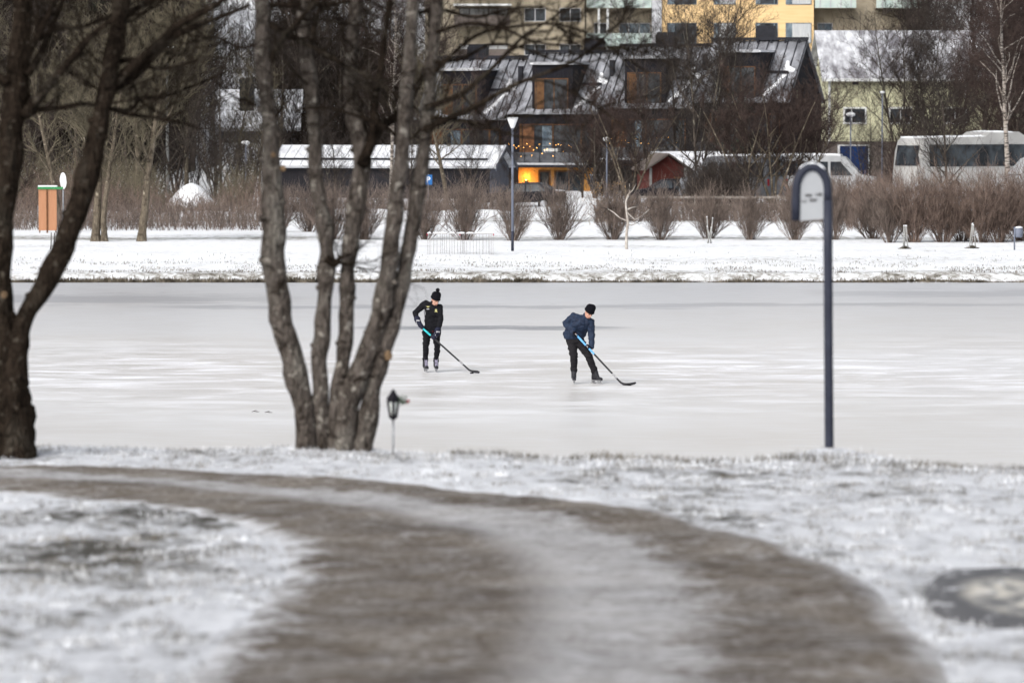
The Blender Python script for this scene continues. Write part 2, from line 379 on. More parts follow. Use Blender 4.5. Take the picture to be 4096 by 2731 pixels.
grid('far_ground', fr(-400, -40, 36)[:-1] + fr(-40, 40, 180)[:-1] + fr(40, 400, 36), fr(141.5, 146, 36)[:-1] + fr(146, 220, 90)[:-1] + fr(220, 420, 80)[:-1] + fr(420, 1200, 30), z_far, M['park'], kind='structure')
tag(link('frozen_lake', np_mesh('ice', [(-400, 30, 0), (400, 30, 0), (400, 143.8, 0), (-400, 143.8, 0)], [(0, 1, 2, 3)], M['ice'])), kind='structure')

# ---- driveway: a ribbon of two wheel tracks laid on the near ground
K = 4096 / 2352.0
def curve(pts, n):
    pts = [Vector((p[0] * K, p[1] * K, 0)) for p in pts]
    pts = [pts[0] * 2 - pts[1]] + pts + [pts[-1] * 2 - pts[-2]]
    out = []; m = len(pts) - 3
    for i in range(n + 1):
        t = m * i / n; k = min(int(t), m - 1); f = t - k; a, b, c, d = pts[k:k + 4]
        out.append(0.5 * ((2 * b) + (c - a) * f + (2 * a - 5 * b + 4 * c - d) * f * f + (3 * b - a - 3 * c + d) * f ** 3))
    return [G(p.x, min(p.y, 4200), plane_near) for p in out]
cO = [(-500, 1055), (0, 1066), (500, 1085), (1000, 1122), (1400, 1165), (1720, 1228), (1930, 1310), (2085, 1420), (2195, 1568), (2260, 1800)]
cA = [(-500, 1074), (0, 1086), (420, 1105), (820, 1135), (1120, 1172), (1350, 1218), (1500, 1282), (1570, 1370), (1580, 1568), (1560, 1800)]
cB = [(-500, 1088), (0, 1100), (360, 1120), (670, 1146), (920, 1182), (1100, 1228), (1200, 1292), (1240, 1380), (1190, 1568), (1100, 1800)]
cI = [(-500, 1112), (0, 1128), (250, 1150), (450, 1182), (590, 1220), (645, 1265), (640, 1330), (560, 1420), (400, 1568), (150, 1850)]
rows = [curve(c, 120) for c in (cO, cA, cB, cI)]; us = (0.05, 0.37, 0.57, 0.95)
V = []; UV = []
cols = []
for a in range(3):
    for k in range(6): cols.append((a, k / 6))
cols.append((2, 1.0))
for i in range(121):
    for a, f in cols:
        p = rows[a][i].lerp(rows[a + 1][i], f); V.append((p.x, p.y)); UV.append((us[a] + (us[a + 1] - us[a]) * f, i / 120))
    # shoulders
nC = len(cols)
V3 = [(x, y, z_near(x, y) + 0.006) for x, y in V]
F = [(j * nC + i, (j + 1) * nC + i, (j + 1) * nC + i + 1, j * nC + i + 1) for j in range(120) for i in range(nC - 1)]
me = np_mesh('driveway', V3, F, M['drive'], True)
bm = bmesh.new(); bm.from_mesh(me); lay = bm.loops.layers.uv.new('UVMap')
for f in bm.faces:
    for l in f.loops: l[lay].uv = UV[l.vert.index]
bmesh.ops.subdivide_edges(bm, edges=bm.edges, cuts=1, use_grid_fill=True)
for v in bm.verts:
    u_ = v.link_loops[0][lay].uv.x; v.co.z = z_near(v.co.x, v.co.y) + 0.011 - 0.014 * (1 - min(1, min(u_ - .05, .95 - u_) / .018))
bmesh.ops.recalc_face_normals(bm, faces=bm.faces); bm.to_mesh(me); bm.free()
drv = tag(link('driveway', me), kind='structure')

# ---- grass: blades as thin triangles
DARK_PATCH = (-1.85, 19.3, .75, 1.6)
def blades(name, pts, hts, wid, mat, lean=0.4, **kw):
    n = len(pts); p = np.array(pts); h = np.array(hts)[:, None]
    a = np.random.rand(n) * 6.283; dx = np.cos(a)[:, None]; dy = np.sin(a)[:, None]
    side = np.concatenate([dy, -dx, np.zeros((n, 1))], 1) * wid
    ln = np.concatenate([dx, dy, np.zeros((n, 1))], 1) * h * lean * np.random.rand(n, 1)
    tip = p + np.concatenate([np.zeros((n, 2)), h], 1) + ln
    midp = p + np.concatenate([np.zeros((n, 2)), h * .55], 1) + ln * 0.3
    V = np.stack([p - side, p + side, midp + side * .7, midp - side * .7, tip], 1).reshape(-1, 3)
    b = (np.arange(n) * 5)[:, None]
    F = np.concatenate([b + np.array([[0, 1, 2, 3]]), b + np.array([[3, 2, 4, 4]])])
    V2 = V; F2 = np.concatenate([b + np.array([[0, 1, 2]]), b + np.array([[0, 2, 3]]), b + np.array([[3, 2, 4]])])
    return tag(link(name, np_mesh(name, V2, F2, mat)), kind='stuff', **kw)
track = [(rows[0][i], rows[3][i]) for i in range(0, 121, 3)]
def in_drive(x, y):
    # nearest cross-section test
    best = None
    for o_, i_ in track:
        c = (o_ + i_) * .5; d = (c.x - x) ** 2 + (c.y - y) ** 2
        if best is None or d < best[0]: best = (d, c, (o_ - i_).length * .5)
    return best[0] < (best[2] * 0.97) ** 2
_c = G(4150, 2418, plane_near); ctr_x, ctr_y = _c.x, _c.y
pts = []; hts = []
while len(pts) < 30000:
    y = random.uniform(13, 29.5); x = random.uniform(-1, 1) * (y * 0.13 + .3)
    nn = noise.noise(Vector((x * 3.2, y * 2.2, 5))) + .5 * noise.noise(Vector((x * 9, y * 7, 5)))
    e = edge(x)
    fringe = y > e - 0.8
    if not fringe and nn < 0.16: continue
    if y > e + 0.5: continue
    if not fringe and in_drive(x, y): continue
    if ((x - ctr_x) / .46) ** 2 + ((y - ctr_y) / 1.2) ** 2 < .95: continue
    pts.append((x, y, z_near(x, y) - .005)); hts.append(random.uniform(.012, .036) * (1.6 if fringe and x > -.5 and random.random() < .35 else 1))
blades('lawn_grass', pts, hts, 0.0032, M['grass_frost'], 0.9)
pts = []; hts = []
for _ in range(1500):
    a = random.uniform(0, 6.283); r = abs(random.gauss(0, .16)); x, y = SIGN[0] + .04 + math.cos(a) * r, SIGN[1] + math.sin(a) * r
    pts.append((x, y, z_near(x, y) - .01)); hts.append(random.uniform(.02, .085) * math.exp(-r * 4))
for _ in range(2600):
    x = random.uniform(-.4, 3.6); y = edge(x) + random.uniform(-.35, .1); pts.append((x, y, z_near(x, y) - .01)); hts.append(random.uniform(.02, .055) * (1 + .6 * noise.noise(Vector((x * 2.5, 0, 4)))))
while len(pts) < 14000:
    y = random.uniform(13.5, 27.5); x = random.uniform(-1, 1) * (y * .13 + .2)
    k_ = ((x - DARK_PATCH[0]) / DARK_PATCH[2]) ** 2 + ((y - DARK_PATCH[1]) / DARK_PATCH[3]) ** 2
    nn = noise.noise(Vector((x * 4.2, y * 2.6, 15))) + .6 * noise.noise(Vector((x * 13, y * 9, 5)))
    if nn < .34 - (.40 if k_ < 1 else 0) or in_drive(x, y) or ((x - ctr_x) / .46) ** 2 + ((y - ctr_y) / 1.32) ** 2 < 1: continue
    pts.append((x, y, z_near(x, y) - .006)); hts.append(random.uniform(.008, .028))
blades('lawn_grass', pts, hts, 0.0028, M['grass'], 1.1)
pts = []; hts = []
while len(pts) < 20000:
    x = random.uniform(-26, 26); y = 143.15 + abs(random.gauss(0, .16))
    d = noise.noise(Vector((x * .7, 0, 3))); 
    if random.random() > .75 + d * .6: continue
    pts.append((x, y, z_far(x, y) - .02)); hts.append(random.uniform(.04, .13) * (1 + .8 * d + (.5 if x < 1 else 0)))
blades('bank_grass', pts, hts, 0.02, M['grass'], 0.8)
pts = []; hts = []
while len(pts) < 9000:
    x = random.uniform(-30, 30); y = 144 + abs(random.gauss(0, 5)); 
    if noise.noise(Vector((x * .6, y * .5, 9))) < 0.02: continue
    pts.append((x, y, z_far(x, y) - .02)); hts.append(random.uniform(.03, .11))
blades('bank_grass', pts, hts, 0.012, M['grass'], 0.8)

# ---- flat stone at the right edge of the lawn
ctr = G(4150, 2418, plane_near)
mb = MB(); ring_ = []
for k in range(40):
    a = 2 * math.pi * k / 40; r = 1 + .10 * noise.noise(Vector((math.cos(a) * 1.5, math.sin(a) * 1.5, 1)))
    ring_.append((math.cos(a) * .46 * r, math.sin(a) * 1.32 * r))
vs = []
for s, z in ((1.0, -.06), (.99, .012), (.93, .032), (.8, .038), (.55, .040), (.25, .041), (.01, .041)):
    vs += [(x * s, y * s, z + .01 * noise.noise(Vector((x * s * 5, y * s * 5, 3)))) for x, y in ring_]
mb.add(vs, [(j * 40 + i, j * 40 + (i + 1) % 40, (j + 1) * 40 + (i + 1) % 40, (j + 1) * 40 + i) for j in range(6) for i in range(40)], True)
m, t, b = newmat('flat_stone'); b.inputs['Roughness'].default_value = .8
v = coords(t, 'Object', (1, .45, 1)); n = noisev(t, v, 7, 6, .65, .5)
sx = N(t, 'ShaderNodeVectorMath', operation='LENGTH'); mp = N(t, 'ShaderNodeMapping'); mp.inputs['Scale'].default_value = (2.17, 0.83, 0)
t.links.new(N(t, 'ShaderNodeTexCoord').outputs['Object'], mp.inputs['Vector']); t.links.new(mp.outputs[0], sx.inputs[0])
rim = ramp(t, mth(t, 'ADD', sx.outputs['Value'], mth(t, 'MULTIPLY', n, .5)), [(.82, 0.0), (.98, 1.0)])
c = ramp(t, n, [(.38, (.10, .10, .105)), (.48, (.27, .265, .25)), (.58, (.52, .49, .43))])
c = mix(t, rim, c, (.075, .075, .08)); c = mix(t, ramp(t, noisev(t, coords(t, 'Object', (1, .5, 1)), 5, 8, .75), [(.55, 0), (.64, .8)]), c, (.66, .67, .70)); t.links.new(c, b.inputs['Base Color']); bump(t, b, n, .6, .02); M['stone'] = m
st = mb.build('flat_stone', M['stone'], None, (ctr.x, ctr.y, z_near(ctr.x, ctr.y) - .005))
tag(st, 'flat grey stone slab with pale patches lying in the snow beside the driveway', 'stone')

# ================================================================== FOREGROUND TREES
def stem_pts(pts, Y0, dy=0.0, n=46, knob=1.0, seed=0):
    """pts: (px,py,width_px) -> smooth 3D path and radii, standing at Y0, leaning dy"""
    A = [(P(px, py, Y0 + dy * i / (len(pts) - 1)), wpx * 0.5 * (Y0 / FPX)) for i, (px, py, wpx) in enumerate(pts)]
    A = [(A[0][0] * 2 - A[1][0], A[0][1])] + A + [(A[-1][0] * 2 - A[-2][0], A[-1][1])]
    out = []; rad = []; m = len(A) - 3
    for i in range(n + 1):
        t = m * i / n; k = min(int(t), m - 1); f = t - k
        a, b, c, d = [A[k + q][0] for q in range(4)]
        out.append(0.5 * ((2 * b) + (c - a) * f + (2 * a - 5 * b + 4 * c - d) * f * f + (3 * b - a - 3 * c + d) * f ** 3))
        r = A[k + 1][1] * (1 - f) + A[k + 2][1] * f
        r *= 1 + knob * (.075 * noise.noise(Vector((i * .55, seed, 0))) + .05 * noise.noise(Vector((i * 1.4, seed, 3))))
        out[-1] += Vector((noise.noise(Vector((i * .4, seed, 9))), 0, 0)) * r * .16 * knob
        rad.append(r)
    return out, rad
def twigs_from(path, rad, segs, rng, count, length, t0=0.2, lvl=2, up=0.5, r=0.004, side=None):
    for _ in range(count):
        i = int(rng.uniform(t0, 0.98) * (len(path) - 1)); p = path[i]; d = (path[min(i + 1, len(path) - 1)] - path[max(i - 1, 0)]).normalized()
        s = Vector((rng.gauss(0, 1), rng.gauss(0, .7), rng.gauss(0, .6) + up * .6)); s = (s - d * s.dot(d)).normalized()
        if side is not None and s.x * side < 0: s.x = -s.x
        dr = (d * rng.uniform(.3, 1.0) + s).normalized()
        L = length * rng.uniform(.5, 1.2); walk(p, dr, L, min(r * rng.uniform(.8, 1.4), rad[i] * .8), lvl, segs, rng, up)
def walk(p, d, L, r, lvl, segs, rng, up):
    n = 6; q = p.copy(); path = [q.copy()]
    for k in range(n):
        d = (d + Vector((rng.gauss(0, .16), rng.gauss(0, .16), rng.gauss(0, .13) + up * .08))).normalized()
        q2 = q + d * (L / n); r0 = r * (1 - .75 * k / n); r1 = r * (1 - .75 * (k + 1) / n)
        segs.append((*q, *q2, r0, r1)); q = q2; path.append(q.copy())
        if lvl > 0:
            for _ in range(2 if rng.random() < .5 else 1):
                s = Vector((rng.gauss(0, 1), rng.gauss(0, 1), rng.gauss(0, .8) + up * .5)).normalized()
                walk(q, (d * .9 + s * .8).normalized(), L * rng.uniform(.28, .5), r1 * .62, lvl - 1, segs, rng, up)
def path3(pts, Y0, dys=None, n=26):
    return stem_pts(pts, Y0, (dys or 0), n, 0.5, pts[0][0])

YT = 28.2
def knobs(mb, path, rad, spec):
    for f, sx, k in spec:
        i = int(f * (len(path) - 1)); c = path[i] + Vector((sx * rad[i] * .85, -.3 * rad[i], 0))
        mb.ball(c, (rad[i] * .42 * k, rad[i] * .45 * k, rad[i] * .38 * k), 10, 7)
def fore_tree(name, base_px, Y, label, stems, branches, matb, seed, twn, cuts=(), group=None, tw2=6):
    g = P(base_px[0], base_px[1], Y); base = Vector((g.x, Y, z_near(g.x, Y)))
    root = thing(name, base, label, 'tree', group); rng = random.Random(seed)
    paths = {}
    for key, pts, dy in stems:
        pa, ra = stem_pts(pts, Y, dy, 54, 1.0, hash_(key) + seed)
        down = pa[0] + Vector((0, 0, -.25)); pa = [down] + pa; ra = [ra[0] * 1.1] + ra
        paths[key] = (pa, ra); mb = MB(); mb.tube(pa, ra, 18, jit=.35)
        knobs(mb, pa, ra, [(rng.uniform(.2, .8), rng.choice((-1, 1)), rng.uniform(.7, 1.1)) for _ in range(7)])
        mb.build('trunk', matb, root, off=base)
    segs = []
    for key, pts, dy in branches:
        pa, ra = stem_pts(pts, Y, dy, 26, .6, hash_(key) + 3); ra = [r_ * 1.2 + .0012 for r_ in ra]
        mb = MB(); mb.tube(pa, ra, 9, jit=.2); mb.build('branch', M['bark_dark'], root, off=base)
        twigs_from(pa, ra, segs, rng, int(twn), .55, .10, 2, .4, .0068)
    for key in paths:
        pa, ra = paths[key]; twigs_from(pa, ra, segs, rng, tw2, .6, .68, 2, .5, .007)
    segs = [(a - base.x, b - base.y, c - base.z, d - base.x, e - base.y, f - base.z, r0, r1) for a, b, c, d, e, f, r0, r1 in segs]
    link('twigs', seg_mesh('twigs', segs, M['bark_dark'], 4), root)
    for px, py, r, dy in cuts:
        c = P(px, py, Y + dy); mb = MB(); k = r * Y / FPX
        mb.tube([c + Vector((-.01, .06, 0)), c + Vector((.012, -.012, .004))], [k * 1.15, k * .9], 14, jit=.5); mb.v = [(v[0], v[1], c.z + (v[2] - c.z) * 1.45) for v in mb.v]; mb.build('cut_limb', M['cut'], root, off=base)
    return root
def hash_(s): return sum(ord(c) * (i + 3) for i, c in enumerate(s)) % 97

SA = [(1232, 1800, 96), (1222, 1690, 86), (1212, 1600, 84), (1172, 1454, 88), (1142, 1320, 88), (1121, 1212, 92), (1104, 1090, 100), (1096, 960, 92), (1092, 848, 86), (1086, 727, 82), (1083, 606, 78), (1075, 485, 68), (1064, 363, 62), (1054, 180, 58), (1046, 0, 56), (1042, -120, 52)]
SB = [(1290, 1800, 66), (1285, 1600, 66), (1275, 1454, 66), (1284, 1330, 62), (1298, 1212, 62), (1310, 1060, 74), (1302, 950, 66), (1288, 848, 62), (1268, 727, 62), (1260, 606, 60), (1255, 485, 56), (1243, 363, 56), (1228, 242, 60), (1212, 100, 56), (1204, -120, 52)]
SCm = [(1322, 1800, 62), (1342, 1650, 62), (1366, 1500, 60), (1382, 1350, 62), (1386, 1212, 62), (1392, 1060, 62), (1410, 900, 64), (1432, 760, 70), (1446, 650, 76), (1438, 560, 72), (1412, 450, 62), (1404, 330, 56), (1412, 180, 52), (1420, 0, 50), (1424, -120, 46)]
SD = [(1370, 1800, 106), (1382, 1700, 98), (1412, 1576, 88), (1452, 1454, 82), (1494, 1350, 80), (1532, 1212, 80), (1552, 1110, 74), (1564, 980, 70), (1580, 848, 68), (1592, 727, 64), (1606, 606, 60), (1618, 485, 56), (1628, 363, 54), (1640, 200, 50), (1650, 0, 48), (1655, -120, 44)]
SE = [(1452, 1800, 76), (1468, 1700, 76), (1488, 1576, 72), (1520, 1454, 72), (1556, 1340, 70), (1592, 1212, 66), (1622, 1070, 62), (1642, 960, 60), (1658, 848, 58), (1676, 727, 56), (1694, 606, 56), (1708, 485, 54), (1718, 363, 54), (1732, 200, 50), (1750, 0, 44), (1758, -120, 40)]
mt = fore_tree('multi_stem_tree', (1340, 1800), YT, 'grey-brown bare tree with five stems rising from one base on the near bank', [('A', SA, 0), ('B', SB, .12), ('C', SCm, .22), ('D', SD, -.05), ('E', SE, .08)],
    [('c2', [(1450, 660, 40), (1490, 560, 36), (1530, 500, 32), (1580, 474, 28), (1640, 400, 22), (1690, 300, 16)], .5),
     ('c3', [(1486, 600, 22), (1500, 420, 20), (1530, 220, 19), (1552, 40, 17), (1560, -120, 15)], .2),
     ('e1', [(1700, 430, 22), (1760, 412, 19), (1850, 375, 17), (1904, 330, 15), (1964, 278, 14), (2031, 210, 12), (2100, 140, 10), (2142, 117, 8), (2230, 60, 7), (2330, 10, 5), (2380, -60, 4)], .1),
     ('e2', [(1700, 520, 24), (1760, 490, 20), (1850, 450, 18), (1938, 406, 17), (2020, 360, 15), (2104, 321, 13), (2253, 266, 12), (2359, 202, 10), (2444, 125, 8), (2500, 60, 6), (2560, -60, 4)], -.3),
     ('e3', [(1730, 300, 15), (1840, 190, 13), (1938, 128, 11), (2083, 104, 10), (2200, 96, 9), (2290, 112, 8), (2380, 151, 7), (2470, 210, 6), (2560, 270, 4), (2640, 330, 3)], .4),
     ('e4', [(2031, 210, 8), (2120, 170, 7), (2230, 160, 6), (2330, 190, 5), (2420, 250, 4), (2500, 330, 3)], .2),
     ('e6', [(1742, 250, 13), (1850, 235, 11), (1960, 180, 9), (2080, 190, 8), (2200, 235, 6), (2320, 260, 5), (2450, 330, 3)], .5),
     ('e7', [(1745, 130, 14), (1870, 95, 12), (2000, 110, 10), (2130, 165, 8), (2260, 180, 7), (2400, 140, 6), (2540, 60, 5), (2640, 40, 3)], -.4),
     ('e8', [(1720, 470, 15), (1830, 480, 12), (1930, 500, 9), (2040, 540, 7), (2150, 555, 5), (2290, 570, 3)], -.1),
     ('e9', [(2104, 321, 9), (2200, 330, 8), (2310, 380, 6), (2420, 450, 5), (2500, 520, 3)], -.3),
     ('e10', [(2359, 202, 8), (2470, 190, 7), (2590, 215, 5), (2700, 270, 4), (2790, 350, 3)], -.2),
     ('d1', [(1612, 560, 14), (1520, 500, 12), (1400, 455, 10), (1290, 430, 8), (1180, 440, 5)], -.5),
     ('e5', [(1640, 60, 14), (1760, 40, 12), (1900, 70, 10), (2020, 40, 8), (2150, 30, 6), (2300, 60, 5), (2420, 20, 3)], .6),
     ('a1', [(1075, 260, 22), (1130, 160, 19), (1190, 90, 17), (1240, 35, 15), (1300, -40, 12)], -.3),
     ('a2', [(1070, 95, 17), (1130, 130, 16), (1250, 190, 14), (1330, 230, 12), (1400, 275, 10), (1480, 310, 8), (1600, 395, 6)], -.2),
     ('a3', [(1060, 20, 16), (1180, 22, 15), (1290, 22, 14), (1380, 8, 13), (1480, -20, 10)], .3),
     ('b1', [(1300, 1035, 34), (1335, 1055, 26), (1360, 1040, 22)], 0),
     ('b2', [(1240, 180, 14), (1270, 70, 12), (1300, 0, 10), (1330, -80, 8)], .3),
     ('a4', [(1060, 170, 12), (960, 190, 10), (860, 150, 8), (760, 175, 6), (700, 170, 4)], -.2)],
    M['bark'], 5, 6, cuts=[(1550, 1424, 14, -.06), (1087, 622, 8, -.06), (1128, 676, 8, -.06)])

SL1 = [(45, 1800, 212), (40, 1700, 188), (32, 1600, 170), (20, 1500, 152), (10, 1400, 130), (6, 1300, 104), (2, 1150, 92), (12, 900, 84), (40, 650, 92), (62, 450, 96), (78, 250, 90), (85, 100, 84), (90, -120, 80)]
SL2 = [(52, 1560, 110), (62, 1450, 104), (75, 1380, 92), (92, 1300, 84), (140, 1200, 84), (215, 1070, 84), (265, 950, 84), (312, 820, 86), (352, 690, 90), (382, 560, 84), (410, 430, 78), (440, 300, 74), (462, 160, 70), (485, 20, 66), (500, -120, 60)]
fore_tree('forked_tree', (30, 1800), 27.6, 'thick dark forked tree at the left edge of the near bank', [('L', SL1, .1), ('M', SL2, -.1)],
    [('l1', [(430, 380, 44), (480, 320, 38), (560, 240, 34), (640, 170, 30), (700, 110, 27), (790, 60, 23), (880, 10, 19), (960, -60, 14)], -.3),
     ('l2', [(470, 350, 34), (560, 285, 28), (650, 180, 24), (770, 110, 20), (880, 70, 16), (1000, 20, 12)], .2),
     ('l3', [(100, 460, 44), (150, 400, 34), (220, 310, 28), (300, 220, 24), (350, 160, 21), (420, 100, 18), (500, 60, 14)], -.3),
     ('l4', [(120, 440, 22), (180, 438, 19), (260, 430, 17), (340, 415, 15), (440, 436, 15), (520, 440, 13), (570, 392, 12), (650, 390, 11), (760, 350, 9), (880, 300, 6), (910, 290, 4)], .3),
     ('l5', [(440, 436, 14), (520, 460, 12), (600, 468, 11), (680, 485, 9), (760, 500, 7), (800, 520, 4)], .1),
     ('l6', [(110, 300, 26), (170, 200, 22), (210, 100, 18), (250, 10, 14), (290, -80, 10)], .1),
     ('l7', [(100, 250, 24), (160, 130, 20), (200, 50, 16), (240, -60, 12)], -.4),
     ('l8', [(450, 250, 20), (540, 240, 17), (620, 275, 14), (720, 265, 12), (830, 230, 8), (930, 240, 5)], -.1),
     ('l9', [(30, 330, 26), (-20, 290, 22), (-90, 230, 18)], 0),
     ('m1', [(95, 200, 18), (220, 120, 15), (330, 110, 13), (420, 70, 11), (540, 60, 8), (640, 20, 5)], .2),
     ('m2', [(465, 100, 24), (540, 40, 20), (620, -10, 16), (700, -90, 12)], .2)],
    M['bark_dark'], 11, 6, cuts=[(12, 1182, 9, -.06)], tw2=14)

# ================================================================== BLUE-GREY HOOP SIGN AND LANTERN ON THE NEAR BANK
M['post'] = simple('slate_blue_paint', (0.036, 0.040, 0.060), (0.026, 0.029, 0.044), 8, .45)
M['panel'] = simple('pale_sign_panel', (0.40, 0.415, 0.435), (0.36, 0.375, 0.395), 4, .5)
M['ink'] = simple('sign_ink', (0.05, 0.045, 0.045), None, 8, .7)
s = SIGN[1] / FPX
def sp(px, py, y=0): p = P(px, py, SIGN[1]); return Vector((p.x, SIGN[1] + y, p.z))
b0 = sp(3317, 1812); base = Vector((b0.x, SIGN[1], z_near(b0.x, SIGN[1]) - .02))
root = thing('hoop_sign', base, 'tall blue-grey tubular sign post with a hooped top on the near bank', 'sign')
pts = [Vector((b0.x, SIGN[1], base.z - .2)), sp(3317, 1790), sp(3314, 1400), sp(3312, 1000), sp(3311, 800)]; rr = [20 * s, 18.5 * s, 18 * s, 18.5 * s, 18.5 * s]
mb = MB(); mb.tube(pts, rr, 14); mb.build('post', M['post'], root, off=base)
arc = [sp(3311, 800)] + [sp(3248 + 63 * math.cos(a), 760 - 92 * math.sin(a)) for a in [math.pi * k / 18 for k in range(19)]] + [sp(3184, 800), sp(3183, 882)]
mb = MB(); mb.tube(arc, [17.5 * s] * len(arc), 14); mb.build('hoop', M['post'], root, off=base)
sn = [sp(3248 + 66 * math.cos(a), 752 - 94 * math.sin(a)) for a in [math.pi * (k + 2.2) / 20 for k in range(16)]]
mb = MB(); mb.tube(sn, [4 * s + 9 * s * math.sin(math.pi * (k + .5) / 16) for k in range(16)], 8, jit=.4); mb.build('snow_cap', M['snow'], root, off=base)
mb = MB(); poly = [sp(3196, 884), sp(3298, 876), sp(3298, 740)] + [sp(3247 + 51 * math.cos(a), 742 - 66 * math.sin(a)) for a in [math.pi * k / 12 for k in range(13)]] + [sp(3196, 740)]
mb.prism([(p.x, p.z) for p in poly], SIGN[1] - .005, SIGN[1] + .005); pn = mb.build('sign_panel', M['panel'], root, off=base)
def glyphs(mb, x0, x1, zc, hgt, y, rng):
    x = x0
    while x < x1 - hgt * .3:
        wd = hgt * rng.uniform(.45, .62)
        k = rng.randrange(4); st_ = hgt * .17
        mb.box(x, x + st_, y - .002, y, zc - hgt / 2, zc + hgt / 2)
        if k != 1: mb.box(x + st_, x + wd, y - .002, y, zc + hgt / 2 - st_, zc + hgt / 2)
        if k != 2: mb.box(x + st_, x + wd, y - .002, y, zc - hgt / 2, zc - hgt / 2 + st_)
        if k in (0, 3): mb.box(x + wd, x + wd + st_, y - .002, y, zc - hgt / 2, zc + hgt / 2)
        x += wd + st_ + hgt * .12
mb = MB(); rng = random.Random(3)
for a, b_, yy in ((3198, 3209, 785), (3221, 3250, 782), (3262, 3291, 778), (3199, 3226, 805), (3237, 3272, 801)):
    q0 = sp(a, yy); q1 = sp(b_, yy); glyphs(mb, q0.x, q1.x, q0.z, 11 * s, SIGN[1] - .0065, rng)
mb.build('lettering', M['ink'], root, off=base)

# lantern
M['black_metal'] = simple('black_lantern_metal', (0.022, 0.02, 0.026), None, 9, .4, metal=.3)
M['steel'] = simple('galvanised_steel', (0.30, 0.31, 0.33), (0.22, 0.23, 0.25), 9, .45, metal=.6)
m, t, b = newmat('lantern_glass'); b.inputs['Base Color'].default_value = (.72, .76, .73, 1); b.inputs['Roughness'].default_value = .25; b.inputs['Alpha'].default_value = .75; M['lglass'] = m
YL = 28.0; s = YL / FPX; lp = P(1573, 1822, YL); base = Vector((lp.x, YL, z_near(lp.x, YL)))
root = thing('garden_lantern', base, 'small black lantern on a thin steel stake next to the five-stemmed tree', 'lantern')
def lz(py): return P(0, py, YL).z - base.z
mb = MB(); mb.tube([(0, 0, -.15), (0, 0, lz(1672))], [.0075, .0075], 8); mb.build('stake', M['steel'], root)
zb, zt = lz(1668), lz(1600); rb_, rt = 14 * s, 25 * s
mb = MB()
for k in range(6):
    a = math.pi / 6 + math.pi / 3 * k; ca, sa = math.cos(a), math.sin(a)
    mb.tube([(ca * rb_, sa * rb_, zb), (ca * rt, sa * rt, zt)], [.0085, .0085], 6)
for z, r, h in ((zb - .010, rb_ * 1.2, .026), (zt - .010, rt * 1.08, .022)):
    mb.prism([(math.cos(math.pi / 6 + math.pi / 3 * k) * r, math.sin(math.pi / 6 + math.pi / 3 * k) * r) for k in range(6)], z, z + h, 'z')
mb.tube([(0, 0, zb - .02), (0, 0, zb - .005)], [.008, rb_ * .8], 8)
mb.build('frame', M['black_metal'], root)
mb = MB(); hx = [(math.cos(math.pi / 6 + math.pi / 3 * k), math.sin(math.pi / 6 + math.pi / 3 * k)) for k in range(6)]
mb.add([(x * rb_ * .93, y * rb_ * .93, zb + .011) for x, y in hx] + [(x * rt * .93, y * rt * .93, zt - .005) for x, y in hx], [(i, (i + 1) % 6, (i + 1) % 6 + 6, i + 6) for i in range(6)])
mb.build('glass', M['lglass'], root)
mb = MB(); r1 = 33 * s
mb.add([(x * r1, y * r1, zt + .009) for x, y in hx] + [(x * 13 * s, y * 13 * s, lz(1572)) for x, y in hx] + [(x * 12 * s, y * 12 * s, lz(1566)) for x, y in hx] + [(0, 0, lz(1556))],
       [(i, (i + 1) % 6, (i + 1) % 6 + 6, i + 6) for i in range(6)] + [(i + 6, (i + 1) % 6 + 6, (i + 1) % 6 + 12, i + 12) for i in range(6)] + [(i + 12, (i + 1) % 6 + 12, 18) for i in range(6)] + [(5, 4, 3, 2, 1, 0)])
mb.ball((0, 0, lz(1560)), .008, 8, 6); mb.build('roof', M['black_metal'], root)
mb = MB(); mb.tube([(0, 0, zb + .012), (0, 0, zb + .062)], [.011, .011], 10); mb.build('candle', M['panel'], root)
# sprig hanging on the lantern
rng = random.Random(2); V = []; F = []
for k in range(70):
    c = Vector((rng.uniform(18, 52) * s, rng.uniform(-.03, .01), lz(rng.uniform(1584, 1616)))); d = Vector((rng.gauss(0, 1), rng.gauss(0, 1), rng.gauss(0, 1))).normalized() * .014; e = d.orthogonal().normalized() * .004
    V += [c - d, c + e, c + d, c - e]; F.append((4 * k, 4 * k + 1, 4 * k + 2, 4 * k + 3))
sprig = thing('evergreen_sprig', base + Vector((40 * s, 0, lz(1604))), 'green sprig with red berries hanging on the black lantern', 'sprig')
V = [v - Vector((40 * s, 0, lz(1604))) for v in V]
M['sprig'] = simple('sprig_green', (.05, .11, .035), (.02, .05, .02), 30, .7)
link('leaves', np_mesh('leaves', V, F, M['sprig']), sprig)
M['berry'] = simple('red_berry', (.32, .03, .03), (.2, .02, .03), 9, .4)
mb = MB()
for k in range(7): mb.ball((rng.uniform(14, 26) * s, rng.uniform(-.02, .0), rng.uniform(-.015, .008)), .0065, 8, 6)
mb.build('berries', M['berry'], sprig)
